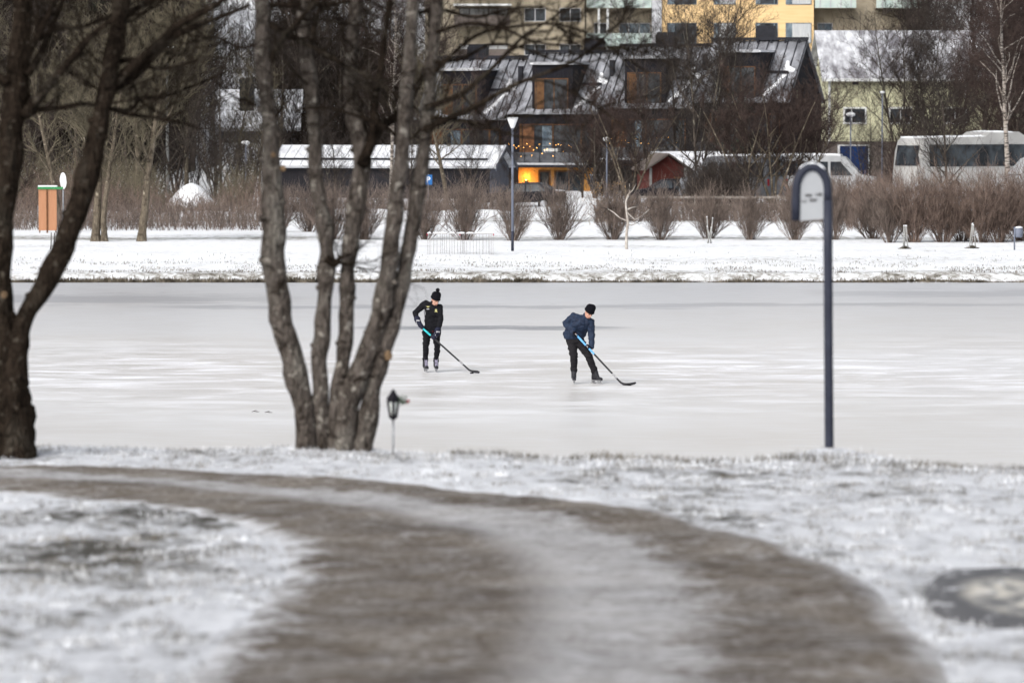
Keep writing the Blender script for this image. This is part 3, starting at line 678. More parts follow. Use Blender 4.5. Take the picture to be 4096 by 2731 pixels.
# ================================================================== SKATERS
M['skin'] = simple('skin', (0.56, 0.33, 0.25), (0.50, 0.27, 0.20), 14, .55)
M['cloth_black'] = simple('black_training_fabric', (0.010, 0.010, 0.013), (0.006, 0.006, 0.008), 30, .85, bmp=.3, spec=.15)
M['cloth_trouser'] = simple('charcoal_trousers', (0.020, 0.0185, 0.021), (0.012, 0.011, 0.013), 30, .85, bmp=.3, spec=.15)
M['cloth_blue'] = simple('dark_blue_jacket', (0.016, 0.030, 0.062), (0.010, 0.016, 0.036), 12, .7, bmp=.3, spec=.25)
M['knit'] = simple('black_knit', (0.007, 0.007, 0.011), (0.005, 0.005, 0.007), 60, .9, bmp=.6, spec=.1)
M['glove'] = simple('navy_hockey_glove', (0.014, 0.016, 0.035), (0.009, 0.010, 0.022), 20, .6)
M['white_trim'] = simple('white_print', (0.75, 0.75, 0.78), None, 9, .6)
M['grey_fabric'] = simple('grey_side_panel', (0.42, 0.40, 0.47), None, 9, .7)
M['boot'] = simple('black_skate_boot', (0.014, 0.014, 0.018), (0.03, 0.03, 0.035), 20, .4)
M['boot_pur'] = simple('purple_grey_lacing', (0.42, 0.40, 0.52), (0.10, 0.09, 0.13), 60, .6)
M['blade'] = simple('skate_blade_steel', (0.45, 0.46, 0.47), (0.2, 0.2, 0.22), 12, .3, metal=.5)
M['cyan'] = simple('cyan_stick_print', (0.02, 0.36, 0.42), (0.05, 0.55, 0.60), 30, .35)
M['ltblue'] = simple('light_blue_stick_grip', (0.16, 0.44, 0.80), (0.10, 0.34, 0.70), 20, .4)
M['stickblk'] = simple('black_carbon_stick', (0.014, 0.014, 0.016), (0.03, 0.03, 0.035), 30, .4)
M['rubber'] = simple('black_rubber_puck', (0.012, 0.012, 0.013), None, 30, .6)
M['eye'] = simple('dark_eye', (0.02, 0.015, 0.015), None, 9, .3)
M['lip'] = simple('lips', (0.40, 0.14, 0.13), None, 9, .5)
M['hair'] = simple('fair_brown_hair', (0.16, 0.10, 0.055), None, 60, .8)
M['gold'] = simple('gold_emblem', (0.60, 0.52, 0.20), (0.30, 0.34, 0.20), 60, .5)
M['red'] = simple('red_patch', (0.45, 0.02, 0.05), None, 9, .5)

def rot(yaw, pitch, roll=0):
    # head frame: -y is the way the face looks, z is up
    return (Matrix.Rotation(yaw, 3, 'Z') @ Matrix.Rotation(roll, 3, 'Y') @ Matrix.Rotation(pitch, 3, 'X'))
def head_parts(c, Rm, s=1.0):
    def q(x, y, z): return c + Rm @ Vector((x * s, y * s, z * s))
    caps = []; balls = []
    balls.append((q(0, .012, .03), (.078 * s, .096 * s, .098 * s), Rm))            # skull
    balls.append((q(0, -.028, -.045), (.060 * s, .062 * s, .072 * s), Rm))         # face
    balls.append((q(0, -.050, -.095), (.030 * s, .028 * s, .022 * s), Rm))         # chin
    for sx in (-1, 1):
        balls.append((q(sx * .040, -.045, -.035), (.026 * s, .030 * s, .024 * s), Rm))   # cheek
        balls.append((q(sx * .078, .012, -.02), (.010 * s, .020 * s, .032 * s), Rm))     # ear
        caps.append((q(sx * .048, -.03, -.085), q(sx * .02, -.06, -.10), .022 * s, .018 * s))
    caps.append((q(0, -.086, .005), q(0, -.112, -.040), .010 * s, .014 * s))       # nose
    balls.append((q(0, -.100, -.042), (.019 * s, .012 * s, .010 * s), Rm))
    caps.append((q(-.032, -.086, .016), q(.032, -.086, .016), .012 * s, .012 * s)) # brow
    caps.append((q(-.016, -.086, -.068), q(.016, -.086, -.068), .011 * s, .011 * s))   # mouth
    return caps, balls, q
def hand(wrist, shaft_c, shaft_d, face, r_sh, s=1.0, inner=0.0):
    """palm from wrist to the shaft, four fingers curled round it, thumb from the palm's side. returns capsules"""
    d = shaft_d.normalized(); n = (wrist - shaft_c); n = (n - d * n.dot(d)).normalized(); m_ = d.cross(n)
    if m_.dot(face) < 0: m_ = -m_
    caps = []; fr_ = .0105 * s; palm = shaft_c + n * (r_sh + .020 * s)
    for k in range(4):
        caps.append((wrist, palm + d * (k - 1.5) * .021 * s, .027 * s, .017 * s))
    for k, L in enumerate((.92, 1.0, .95, .8)):
        o = d * (k - 1.5) * .0235 * s; R_ = r_sh + fr_ * 1.05; prev = None
        for i in range(6):
            a = (0.15 + 3.7 * L * i / 5); p = shaft_c + o + n * math.cos(a) * R_ + m_ * math.sin(a) * R_
            if prev is not None: caps.append((prev, p, fr_ * (1.12 - .06 * i), fr_ * (1.06 - .06 * i)))
            prev = p
    t0 = wrist.lerp(palm, .45) - d * .034 * s; prev = t0
    for i, a in enumerate((-.35, -.9, -1.6)):
        p = shaft_c - d * .036 * s + n * math.cos(a) * (r_sh + fr_ * 1.3) + m_ * math.sin(a) * (r_sh + fr_ * 1.3)
        caps.append((prev, p, fr_ * (1.4 - .15 * i), fr_ * (1.2 - .15 * i))); prev = p
    return caps

def text_mesh(name, txt, size, mat, parent, Mx, depth=.0008, shear=.25):
    c = bpy.data.curves.new('t', 'FONT'); c.body = txt; c.size = size; c.extrude = depth; c.shear = shear; c.offset = size * .02
    c.align_x = 'CENTER'; c.align_y = 'CENTER'
    o = bpy.data.objects.new('t', c); COL.objects.link(o); bpy.context.view_layer.update()
    me = bpy.data.meshes.new_from_object(o.evaluated_get(bpy.context.evaluated_depsgraph_get())); bpy.data.objects.remove(o)
    me.transform(Mx); me.materials.clear(); me.materials.append(mat); me.name = name
    return link(name, me, parent)

def stick(base, top, heel, bladepts, colsplit, grip_mat, label, split2=None, lettering=None, bl_off=-.0):
    """top, heel in world; shaft has an upper coloured part and a black lower part"""
    root = thing('hockey_stick', heel, label, 'hockey stick', 'hockey sticks')
    T = top - heel; d = T.normalized(); L = T.length; side = d.cross(Vector((0, 1, 0))).normalized(); fw = side.cross(d).normalized()
    def bar(a, b, w=.019, th=.013):
        m = MB(); v = []
        for q in (a, b):
            for sx, sy in ((-1, -.6), (-.7, -1), (.7, -1), (1, -.6), (1, .6), (.7, 1), (-.7, 1), (-1, .6)):
                v.append(d * (L * q) + side * sx * w * (1 if q > .12 else .95) + fw * sy * th)
        m.add(v, [(i, (i + 1) % 8, (i + 1) % 8 + 8, i + 8) for i in range(8)] + [tuple(range(7, -1, -1)), tuple(range(8, 16))]); return m
    bar(0.02, colsplit).build('shaft', M['stickblk'], root)
    bar(colsplit, 1.0, .0195, .0135).build('grip', grip_mat, root)
    n = len(bladepts) ; m = MB(); v = []
    for i, (c, wdt) in enumerate(bladepts):
        cdir = (bladepts[min(i + 1, n - 1)][0] - bladepts[max(i - 1, 0)][0]).normalized(); upv = Vector((-cdir.z, 0, cdir.x))
        if upv.z < 0: upv = -upv
        c = c - heel; yo = Vector((0, .006, 0)); cv = Vector((0, -.02 * (i / (n - 1)) ** 2, 0))
        for a, b_ in ((-1, -1), (1, -1), (1, 1), (-1, 1)): v.append(c + cv + upv * wdt * .5 * a + yo * b_)
    fs = [(0, 1, 2, 3), tuple(4 * (n - 1) + k for k in (3, 2, 1, 0))]
    for i in range(n - 1):
        for k in range(4): fs.append((4 * i + k, 4 * i + (k + 1) % 4, 4 * i + 4 + (k + 1) % 4, 4 * i + 4 + k))
    m.add(v, fs); m.build('blade', M['stickblk'], root)
    if lettering:
        txt, a, b, hgt = lettering
        xd = -d; yd = fw.cross(xd)
        # letters read from the upper end towards the blade, on the face turned to the near bank
        zd = -fw if fw.y > 0 else fw; yd = zd.cross(xd)
        if yd.z < 0 and False: pass
        Mx = Matrix.Translation(d * L * (a + b) / 2 + zd * .0145) @ Matrix((xd, yd, zd)).transposed().to_4x4()
        text_mesh('lettering', txt, hgt, M['white_trim'], root, Mx)
    return root

def skate(person, ankle, yaw, pitch_px, mat_l, laces=True):
    """boot with blade; toe points to yaw (0 = to the near bank)"""
    Rz = Matrix.Rotation(yaw, 3, 'Z'); a = Vector(ankle)
    def q(x, y, z): return Vector((a.x, a.y, 0)) + Rz @ Vector((x, y, z))
    b = organic('skate', [(q(0, .0, a.z + .06), q(0, .02, .13), .060, .056), (q(0, -.01, a.z + .03), q(0, -.085, .125), .056, .044), (q(0, .045, .115), q(0, -.06, .115), .040, .042), (q(0, -.06, .112), q(0, -.155, .105), .044, .040)],
                [(q(0, -.165, .103), (.043, .05, .034), Rz)], .009, M['boot'], person, 3)
    mb = MB()
    sole = [q(x, y, z) for z in (.066, .080) for x, y in ((-.03, .08), (.03, .08), (.04, -.10), (.03, -.195), (-.03, -.195), (-.04, -.10))]
    mb.add(sole, [(5, 4, 3, 2, 1, 0), (6, 7, 8, 9, 10, 11)] + [(i, (i + 1) % 6, (i + 1) % 6 + 6, i + 6) for i in range(6)])
    for y0, y1 in ((.06, .02), (-.10, -.15)):
        p = [q(-.016, y0, .03), q(.016, y0, .03), q(.016, y1, .03), q(-.016, y1, .03), q(-.024, y0 + .01, .068), q(.024, y0 + .01, .068), q(.024, y1 - .01, .068), q(-.024, y1 - .01, .068)]
        mb.add(p, [(0, 3, 2, 1), (4, 5, 6, 7), (0, 1, 5, 4), (1, 2, 6, 5), (2, 3, 7, 6), (3, 0, 4, 7)])
    mb.build('blade_holder', M['blade'], b)
    mb = MB(); pr = [(.115, .018), (.10, .004), (.05, 0), (-.13, 0), (-.19, .006), (-.205, .022), (-.19, .034), (.10, .034)]
    v = [q(x, y, z) for x in (-.003, .003) for y, z in pr]; n = 8
    mb.add(v, [tuple(range(n)), tuple(range(2 * n - 1, n - 1, -1))] + [(i, i + n, (i + 1) % n + n, (i + 1) % n) for i in range(n)]); mb.build('blade', M['blade'], b)
    if laces:
        mb = MB()
        mb.add([q(-.030, -.052, a.z + .08), q(.030, -.052, a.z + .08), q(.030, -.125, .150), q(-.030, -.125, .150)], [(0, 1, 2, 3)])
        for k in range(6):
            t = k / 5; z = a.z + .07 - (a.z + .07 - .15) * t; y = -.060 - .07 * t
            mb.tube([q(-.034, y, z), q(.034, y - .004, z - .012)], [.0045, .0045], 5); mb.tube([q(.034, y, z), q(-.034, y - .004, z - .012)], [.0045, .0045], 5)
        mb.build('laces', mat_l, b)
    return b

def decal(bvh, cx, cz, polys, name, mat, parent, off=.006):
    """flat print laid on the garment: outline points dropped onto its surface from the front"""
    mb = MB()
    for poly in polys:
        v = []
        for x, z in poly:
            h_ = bvh.ray_cast(Vector((cx + x, -2, cz + z)), Vector((0, 1, 0)))
            y = (h_[0].y if h_[0] is not None else 0) - off; v.append((cx + x, y, cz + z))
        cy = min(p[1] for p in v); c = (sum(p[0] for p in v) / len(v), cy, sum(p[2] for p in v) / len(v))
        v.append(c); n = len(poly); mb.add(v, [(i, (i + 1) % n, n) for i in range(n)])
    return mb.build(name, mat, parent)

def skater(spec):
    k = spec['k']; x0, z0 = spec['o']; base = spec['base']
    J = {n: Vector(((v[0] - x0) * k, v[1], (z0 - v[2]) * k)) for n, v in spec['J'].items()}   # (zx, depth, zy)
    root = thing('person', base, spec['label'], 'person', 'ice hockey players')
    hc = J['head']; Rm = rot(*spec['head'])
    hcaps, hballs, hq = head_parts(hc, Rm)
    T, He = J['stick_top'], J['heel']; sd = (He - T).normalized()
    def on(tx): return T + (He - T) * tx
    h1, h2 = on(spec['grip'][0]), on(spec['grip'][1])
    w1, w2 = J['wrist1'], J['wrist2']; F = Vector((0, -1, 0))
    c1 = hand(w1, h1, sd, F, .017); c2 = hand(w2, h2, sd, F, .017)
    neck = J['neck']
    caps = hcaps + c1 + c2 + [(neck, hq(0, .03, -.05), .058, .055), (J['hem'].lerp(J['pelvis'], .5), J['waist'], .085, .080), (J['waist'], J['chest'], .080, .085), (J['chest'], neck, .085, .05),
        (J['sh1'], J['sh2'], .045, .045), (J['sh1'], J['el1'], .042, .034), (J['el1'], w1, .034, .024), (J['sh2'], J['el2'], .042, .034), (J['el2'], w2, .034, .024),
        (J['hip1'], J['kn1'], .070, .048), (J['kn1'], J['an1'], .046, .032), (J['hip2'], J['kn2'], .070, .048), (J['kn2'], J['an2'], .046, .032), (J['pelvis'], J['hem'], .085, .085),
        (J['hip1'], J['hip2'], .08, .08)]
    for a, yw in (('an1', spec['yaw'][0]), ('an2', spec['yaw'][1])): caps.append((J[a], J[a] + Vector((0, .01, -.085)), .028, .024)); caps.append((J[a] + Vector((0, 0, -.085)), J[a] + Matrix.Rotation(yw, 3, 'Z') @ Vector((0, -.15, 0)) + Vector((0, 0, .108 - J[a].z)), .022, .020))
    body = organic('body', caps, hballs, .0085, M['skin'], root, 2)
    for sx in (-1, 1):
        mb = MB(); mb.ball(hq(sx * .029, -.083, -.008), .0095, 8, 6); mb.build('eye', M['eye'], body)
        mb = MB(); mb.tube([hq(sx * .015, -.098, .016), hq(sx * .045, -.086, .018)], [.004, .003], 6); mb.build('eyebrow', M['hair'], body)
    mb = MB(); mb.tube([hq(-.022, -.0925, -.068), hq(0, -.0985, -.068), hq(.022, -.0925, -.068)], [.003, .006, .003], 6); mb.build('mouth', M['lip'], body)
    mb = MB()
    # jacket
    jr = spec['jr']; fab = M[spec['fabric']]
    jc = [(J['hem'], J['waist'], jr * 1.06, jr), (J['waist'], J['chest'], jr, jr * 1.1), (J['chest'], neck + Vector((0, 0, -.03)), jr * .98, .075), (neck, neck + Vector((0, -.012, .03)), .072, .070),
          (J['chest'].lerp(J['sh1'], .35), J['sh1'], .11, .078), (J['chest'].lerp(J['sh2'], .35), J['sh2'], .11, .078), (neck + Vector((0, 0, -.02)), J['sh1'], .07, .07), (neck + Vector((0, 0, -.02)), J['sh2'], .07, .07),
          (J['sh1'], J['el1'], .080, spec['ar']), (J['el1'], w1.lerp(J['el1'], .10), spec['ar'], spec['ar'] * .78), (J['sh2'], J['el2'], .080, spec['ar']), (J['el2'], w2.lerp(J['el2'], .08), spec['ar'], spec['ar'] * .78)]
    wd = spec.get('wide', .05)
    for n_ in ('hem', 'waist', 'chest'):
        for sx in (-1, 1): jc.append((J[n_] + Vector((sx * wd, 0, 0)), J['waist'] + Vector((sx * wd, 0, 0)), jr, jr * .97))
    jk = organic('jacket', jc, [], .011, fab, root, 4, spec['wr'], (7, 7, 13))
    bv = BVHTree.FromPolygons([v.co.copy() for v in jk.data.vertices], [tuple(p.vertices) for p in jk.data.polygons])
    # trousers with gathered cuffs
    tr = spec['tr']; tc = [(J['hip1'], J['hip2'], .125, .125), (J['pelvis'], J['pelvis'] + Vector((0, 0, -.05)), .13, .12)]
    for a, b_, c in (('hip1', 'kn1', 'an1'), ('hip2', 'kn2', 'an2')):
        cuff = J[c].lerp(J[b_], -.02)
        tc += [(J[a], J[b_], tr[0], tr[1]), (J[b_], J[b_].lerp(cuff, .8), tr[1], tr[2]), (J[b_].lerp(cuff, .8), cuff, tr[2] * 1.12, tr[2] * .96)]
    organic('trousers', tc, [], .011, M['cloth_trouser'] if spec['fabric'] != 'cloth_black' else M['cloth_black'], root, 3, .017, (7, 7, 20))
    # hat
    hcaps2 = [(hq(-.03, .02, .10), hq(.03, .02, .10), .080, .080)]
    hb = [(hq(0, .016, .055), (.103, .114, .118), Rm)]
    hat = organic('knitted_hat', hcaps2, hb, .010, M['knit'], root, 3, .003, (40, 40, 40))
    # keep the face free: cut everything under the brim plane
    bm = bmesh.new(); bm.from_mesh(hat.data); pl = hq(0, 0, .018); nn = (Rm @ Vector((0, .10, 1))).normalized()
    r_ = bmesh.ops.bisect_plane(bm, geom=bm.verts[:] + bm.edges[:] + bm.faces[:], plane_co=pl, plane_no=nn, clear_inner=True)
    ed = [e for e in bm.edges if e.is_boundary]; bmesh.ops.holes_fill(bm, edges=ed, sides=0); bm.to_mesh(hat.data); bm.free()
    mb = MB(); ringp = [hq(.097 * math.cos(a), .014 + .108 * math.sin(a), .026 + .003 * math.sin(a)) for a in [2 * math.pi * i / 28 for i in range(29)]]
    mb.tube(ringp, [.013] * 29, 8, cap=False); mb.build('brim', M['knit'], hat)
    if spec.get('pompom'):
        rng = random.Random(1); mb = MB(); pc = hq(0, .03, .215)
        mb.ball(pc, .040, 14, 10)
        for i in range(160):
            d_ = Vector((rng.gauss(0, 1), rng.gauss(0, 1), rng.gauss(0, 1))).normalized(); mb.tube([pc + d_ * .03, pc + d_ * .046], [.004, .002], 4)
        mb.build('pompom', M['knit'], hat)
    # gloves: same fingers, thicker
    for wr_, cs, hcn in ((w1, c1, h1), (w2, c2, h2)):
        s_ = spec['glove']
        gc = [(a, b_, r0 * s_, r1 * s_) for a, b_, r0, r1 in cs]
        el = J['el1'] if wr_ is w1 else J['el2']; dr = (el - wr_).normalized()
        if s_ > 1.4: gc += [(wr_ + dr * .07, wr_ - dr * .01, .074, .064), (wr_ - dr * .01, wr_.lerp(hcn, .75), .062, .052)]
        else: gc += [(wr_ + dr * .02, wr_, .040, .036)]
        g = organic('glove', gc, [], .009 if s_ > 1.4 else .006, M['glove'] if s_ > 1.4 else M['knit'], root, 2)
        gb = BVHTree.FromPolygons([v.co.copy() for v in g.data.vertices], [tuple(p.vertices) for p in g.data.polygons])
        if s_ > 1.4:
            c_ = wr_ + dr * .035; hh = gb.ray_cast(Vector((c_.x + .01, -2, c_.z)), Vector((0, 1, 0)))
            if hh[0] is not None:
                Mx = Matrix.Translation(hh[0] + Vector((0, -.007, 0))) @ Matrix.Rotation(R(90), 4, 'X')
                text_mesh('lettering', 'BAU', .042, M['white_trim'], g, Mx, .002)
            p0 = wr_ - dr * .01
            decal(gb, p0.x, p0.z, [[(-.052, .01), (-.046, .012), (-.030, -.035), (-.008, -.075), (-.016, -.075), (-.038, -.035)]], 'piping', M['white_trim'], g, .004)
        else:
            mb = MB()
            hh = gb.ray_cast(Vector((hcn.x, -2, hcn.z)), Vector((0, 1, 0)))
            if hh[0] is not None:
                for q_ in range(3): mb.ball(hh[0] + Vector((.012 * (q_ - 1), .001, .02 - .018 * q_)), (.011, .004, .007), 8, 6)
                mb.build('pale_patch', M['white_trim'], g)
    for a, yaw in (('an1', spec['yaw'][0]), ('an2', spec['yaw'][1])):
        skate(root, J[a], yaw, 0, M['boot_pur'], spec.get('laces', True))
    return root, J, bv, base, on

# ---- player with the pompom hat
YA = 92.3; kA = (1 / 3.919) * YA / FPX
bp = P(1600 + 478 / 3.919, 1120 + 1445 / 3.919, YA); baseA = Vector((bp.x, YA, 0))
specA = dict(k=kA, o=(478, 1445), base=baseA, fabric='cloth_black', jr=.118, ar=.060, wide=.062, wr=.019, tr=(.092, .072, .058), glove=1.55, pompom=True,
    label='player in black tracksuit and black bobble hat holding a stick with a cyan grip', head=(R(32), R(26), R(4)), grip=(.03, .265), yaw=(R(14), R(6)),
    J=dict(head=(560, -.13, 303), neck=(522, -.05, 385), chest=(522, -.03, 500), waist=(512, .0, 650), hem=(505, .0, 745), pelvis=(500, .02, 800),
           sh1=(395, -.02, 375), sh2=(622, -.05, 430), el1=(232, .00, 515), wrist1=(288, -.14, 650), el2=(640, -.12, 640), wrist2=(585, -.25, 825),
           hip1=(430, .01, 830), hip2=(562, .01, 830), kn1=(405, -.05, 1040), kn2=(586, -.05, 1050), an1=(395, .02, 1285), an2=(564, .02, 1285),
           stick_top=(318, -.20, 715), heel=(1112, -.52, 1412)))
pA, JA, bvA, _, onA = skater(specA)
def sh_(poly, s_): return [(x * s_, z * s_) for x, z in poly]
def zA(zx, zy): return ((zx - 478) * kA, (1445 - zy) * kA)
x_, z_ = zA(443, 417)
decal(bvA, x_, z_, [[(-.05, .018), (-.018, .006), (0, .02), (.018, .006), (.05, .014), (.02, -.008), (0, -.022), (-.02, -.008)]], 'chest_emblem', M['gold'], pA)
x_, z_ = zA(441, 454); decal(bvA, x_, z_, [[(-.028, -.008), (.028, -.005), (.026, .008), (-.028, .006)]], 'chest_print', M['white_trim'], pA)
x_, z_ = zA(566, 478); decal(bvA, x_, z_, [[(-.024, .028), (0, .038), (.024, .028), (.022, -.012), (.034, -.038), (0, -.026), (-.034, -.034), (-.020, -.012)]], 'crest', M['gold'], pA)
x_, z_ = zA(620, 765); decal(bvA, x_, z_, [[(-.018, -.012), (.020, .010), (-.006, -.004)]], 'sleeve_print', M['white_trim'], pA)
x_, z_ = zA(383, 545); decal(bvA, x_, z_, [[(-.010, .10), (.004, .11), (.014, .04), (.008, -.10), (-.004, -.14), (-.002, -.02)]], 'side_panel', M['grey_fabric'], pA, .004)
x_, z_ = zA(516, 820); decal(bvA, x_, z_ + .02, [[(-.014, .012), (.014, .0), (.010, -.012), (-.010, -.004)]], 'cuff_patch', M['red'], pA, .03)
T = JA['stick_top'] + baseA; He = JA['heel'] + baseA
def zw(zx, zy, y): return Vector((baseA.x + (zx - 478) * kA, YA + y, (1445 - zy) * kA))
stick(None, T, He, [(zw(1070, 1375, -.50), .032), (zw(1100, 1398, -.515), .042), (zw(1135, 1410, -.53), .050), (zw(1165, 1415, -.54), .056), (zw(1195, 1418, -.55), .058), (zw(1225, 1420, -.56), .056), (zw(1243, 1427, -.57), .046), (zw(1250, 1434, -.575), .030)],
      .79, M['cyan'], 'black hockey stick with cyan grip held by the player in the bobble hat', lettering=('BAUER', .27, .10, .036))
pk = MB(); pk.tube([(0, 0, 0), (0, 0, .0254)], [.038, .038], 24, smooth=False)
q = zw(1131, 1440, -.60); p1 = pk.build('puck', M['rubber'], None, (q.x, q.y, 0.001)); tag(p1, 'black puck on the ice beneath the blade of the bobble-hatted player', 'puck', 'pucks')

# ---- player in the blue jacket
YB = 88.2; kB = (1 / 3.92) * YB / FPX
bp = P(2200 + 500 / 3.92, 1180 + 1393 / 3.92, YB); baseB = Vector((bp.x, YB, 0))
specB = dict(k=kB, o=(500, 1393), base=baseB, fabric='cloth_blue', jr=.145, ar=.072, wide=.078, wr=.027, tr=(.112, .085, .070), glove=1.15,
    label='player in dark blue jacket and black beanie leaning over a light blue stick', head=(R(30), R(34), R(10)), grip=(.012, .255), yaw=(R(2), R(48)), laces=False,
    J=dict(head=(612, -.24, 262), neck=(560, -.13, 345), chest=(495, -.10, 430), waist=(415, .02, 570), hem=(375, .03, 615), pelvis=(375, .04, 690),
           sh1=(365, -.05, 335), sh2=(640, -.12, 425), el1=(240, .04, 445), wrist1=(375, -.20, 590), el2=(650, -.20, 620), wrist2=(648, -.34, 815),
           hip1=(335, .03, 715), hip2=(450, .03, 715), kn1=(372, -.06, 950), kn2=(608, -.08, 960), an1=(374, .02, 1205), an2=(700, -.02, 1205),
           stick_top=(398, -.28, 605), heel=(1120, -.62, 1372)))
pB, JB, bvB, _, onB = skater(specB)
T = JB['stick_top'] + baseB; He = JB['heel'] + baseB
def zw2(zx, zy, y): return Vector((baseB.x + (zx - 500) * kB, YB + y, (1393 - zy) * kB + .0))
stick(None, T, He, [(zw2(1075, 1322, -.60), .034), (zw2(1105, 1350, -.615), .044), (zw2(1140, 1368, -.63), .052), (zw2(1185, 1374, -.64), .056), (zw2(1230, 1372, -.65), .056), (zw2(1275, 1364, -.66), .054), (zw2(1315, 1352, -.67), .048), (zw2(1334, 1344, -.675), .030)],
      .60, M['ltblue'], 'black hockey stick with light blue grip held by the player in the blue jacket', lettering=('BAUER', .23, .10, .044))
q = zw2(1232, 1400, -.68); p2 = p1.copy(); COL.objects.link(p2); p2.location = (q.x, q.y, .001); p2['label'] = 'black puck on the ice beneath the blade of the blue-jacketed player'

# ---- small twigs frozen in on the ice
for (px, py), lb in (((1022, 1648), 'bent dark twig lying on the ice left of the five-stemmed tree'), ((1074, 1651), 'straight dark twig lying on the ice beside a bent one')):
    g = G(px, py, lambda x, y: 0.0); mb = MB()
    rng = random.Random(px); mb.tube([(-.07, 0, .010), (-.03, .02, .02), (.03, -.02, .012), (.07, .05, .008)], [.004, .007, .006, .003], 6)
    mb.tube([(-.03, .02, .02), (.0, .08, .03), (.03, .12, .02)], [.004, .004, .002], 5)
    o = mb.build('twig', M['twig'], None, g); tag(o, lb, 'twig')
# ================================================================== VEGETATION MODELS
def tree_segs(seed, Ht, r0, clear=.22, nb=26, ang=(.5, 1.05), blen=.42, up=.35, lv=(9, 6, 4), droop=0.0, stems=1, tw=.012, wob=.04, brk=.0, conic=.55, sp=.22):
    rng = random.Random(seed); thick = []; thin = []
    def br(p, d, L, r, lvl):
        n = (5, 4, 3, 3)[min(lvl - 1, 3)]; q = p
        for k in range(n):
            j = (.16, .2, .24, .24)[min(lvl - 1, 3)]
            d = (d[0] + rng.gauss(0, j), d[1] + rng.gauss(0, j), d[2] + rng.gauss(0, j * .7) + up * .16 - droop * (.12 + .1 * lvl))
            m = math.sqrt(d[0] ** 2 + d[1] ** 2 + d[2] ** 2); d = (d[0] / m, d[1] / m, d[2] / m); s = L / n
            q2 = (q[0] + d[0] * s, q[1] + d[1] * s, q[2] + d[2] * s)
            ra = max(r * (1 - .7 * k / n), tw * .5); rb = max(r * (1 - .7 * (k + 1) / n), tw * .45)
            (thick if lvl == 1 and ra > tw * 1.6 else thin).append((*q, *q2, ra, rb)); q = q2
            if lvl <= len(lv) - 0:
                c = lv[lvl - 1] / n; c = int(c) + (1 if rng.random() < c - int(c) else 0)
                for _ in range(c):
                    a = rng.uniform(0, 6.283); e = rng.uniform(.5, 1.1)
                    sx, sy, sz = math.cos(a), math.sin(a), rng.uniform(-.3, .8)
                    nd = (d[0] + sx * e, d[1] + sy * e, d[2] + sz * e * .8)
                    mm = math.sqrt(sum(t * t for t in nd)); br(q, tuple(t / mm for t in nd), L * rng.uniform(.32, .55), rb * .6, lvl + 1)
    for s in range(stems):
        a = 6.283 * s / stems + rng.random(); lean = sp * (1 if stems > 1 else .15)
        p = [0, 0, -.1]; d = [math.cos(a) * lean, math.sin(a) * lean, 1]; hh = Ht * (1 if s == 0 else rng.uniform(.7, 1.0)); n = 16
        for k in range(n):
            d[0] += rng.gauss(0, wob); d[1] += rng.gauss(0, wob); m = math.sqrt(d[0] ** 2 + d[1] ** 2 + d[2] ** 2)
            q = [p[i] + d[i] / m * hh / n for i in range(3)]; t = k / n; t2 = (k + 1) / n
            fl = 1.35 if k == 0 else 1.0
            thick.append((*p, *q, r0 * (1 - .88 * t) * fl / (1 if stems == 1 else 1.5), r0 * (1 - .88 * t2) / (1 if stems == 1 else 1.5)))
            if t2 > clear:
                c = nb / stems / (n * (1 - clear)); c = int(c) + (1 if rng.random() < c - int(c) else 0)
                for _ in range(c):
                    f = rng.random(); b = [p[i] + (q[i] - p[i]) * f for i in range(3)]
                    az = rng.uniform(0, 6.283); el = rng.uniform(*ang); env = (1 - conic * (t2 - clear) / (1 - clear)) * (0.75 + .25 * min(1, (t2 - clear) * 6))
                    br(tuple(b), (math.cos(az) * math.sin(el), math.sin(az) * math.sin(el), math.cos(el)), Ht * blen * env * rng.uniform(.6, 1.1), max(r0 * (1 - .88 * t2) * .5, tw), 1)
            p = q
    return thick, thin
def model(seed, matt, matw, n1=6, **kw):
    a, b = tree_segs(seed, **kw); return [('trunk', seg_mesh('trunk', a, matt, n1)), ('crown', seg_mesh('crown', b, matw, 3))]
PROTO = {}
def put(kind, x, y, label, cat='tree', name='bare_tree', rz=None, sc=1.0, group=None, z=None):
    z = z_far(x, y) if z is None else z
    root = thing(name, (x, y, z - .05), label, cat, group, rz if rz is not None else random.uniform(0, 6.28))
    root.scale = (sc, sc, sc) if not hasattr(sc, '__len__') else sc
    for nm, me in PROTO[kind]: link(nm, me, root)
    return root
PROTO['wood1'] = model(1, M['bark_mid'], M['twig'], Ht=13, r0=.19, nb=28, blen=.36, lv=(7, 4, 2), tw=.022)
PROTO['wood2'] = model(2, M['bark_mid'], M['twig'], Ht=11, r0=.16, nb=30, blen=.36, stems=3, sp=.2, lv=(7, 5, 2), tw=.015)
PROTO['wood3'] = model(3, M['bark_far'], M['twig_green'], Ht=12, r0=.15, nb=34, blen=.34, ang=(.3, .8), lv=(7, 3, 1), tw=.026)
PROTO['red1'] = model(4, M['bark_mid'], M['twig_red'], Ht=12, r0=.15, nb=38, blen=.34, ang=(.3, .8), droop=.1)
PROTO['red2'] = model(5, M['bark_mid'], M['twig_red'], Ht=9, r0=.13, nb=34, blen=.40, stems=4, sp=.28)
PROTO['birch1'] = model(6, M['birch'], M['twig_red'], Ht=15, r0=.15, nb=36, blen=.28, ang=(.3, .9), droop=.35, clear=.3)
PROTO['park1'] = model(7, M['bark_far'], M['twig_green'], Ht=8.6, r0=.19, nb=24, blen=.46, ang=(.55, 1.1), clear=.33, up=.5, lv=(7, 4, 2), tw=.022)
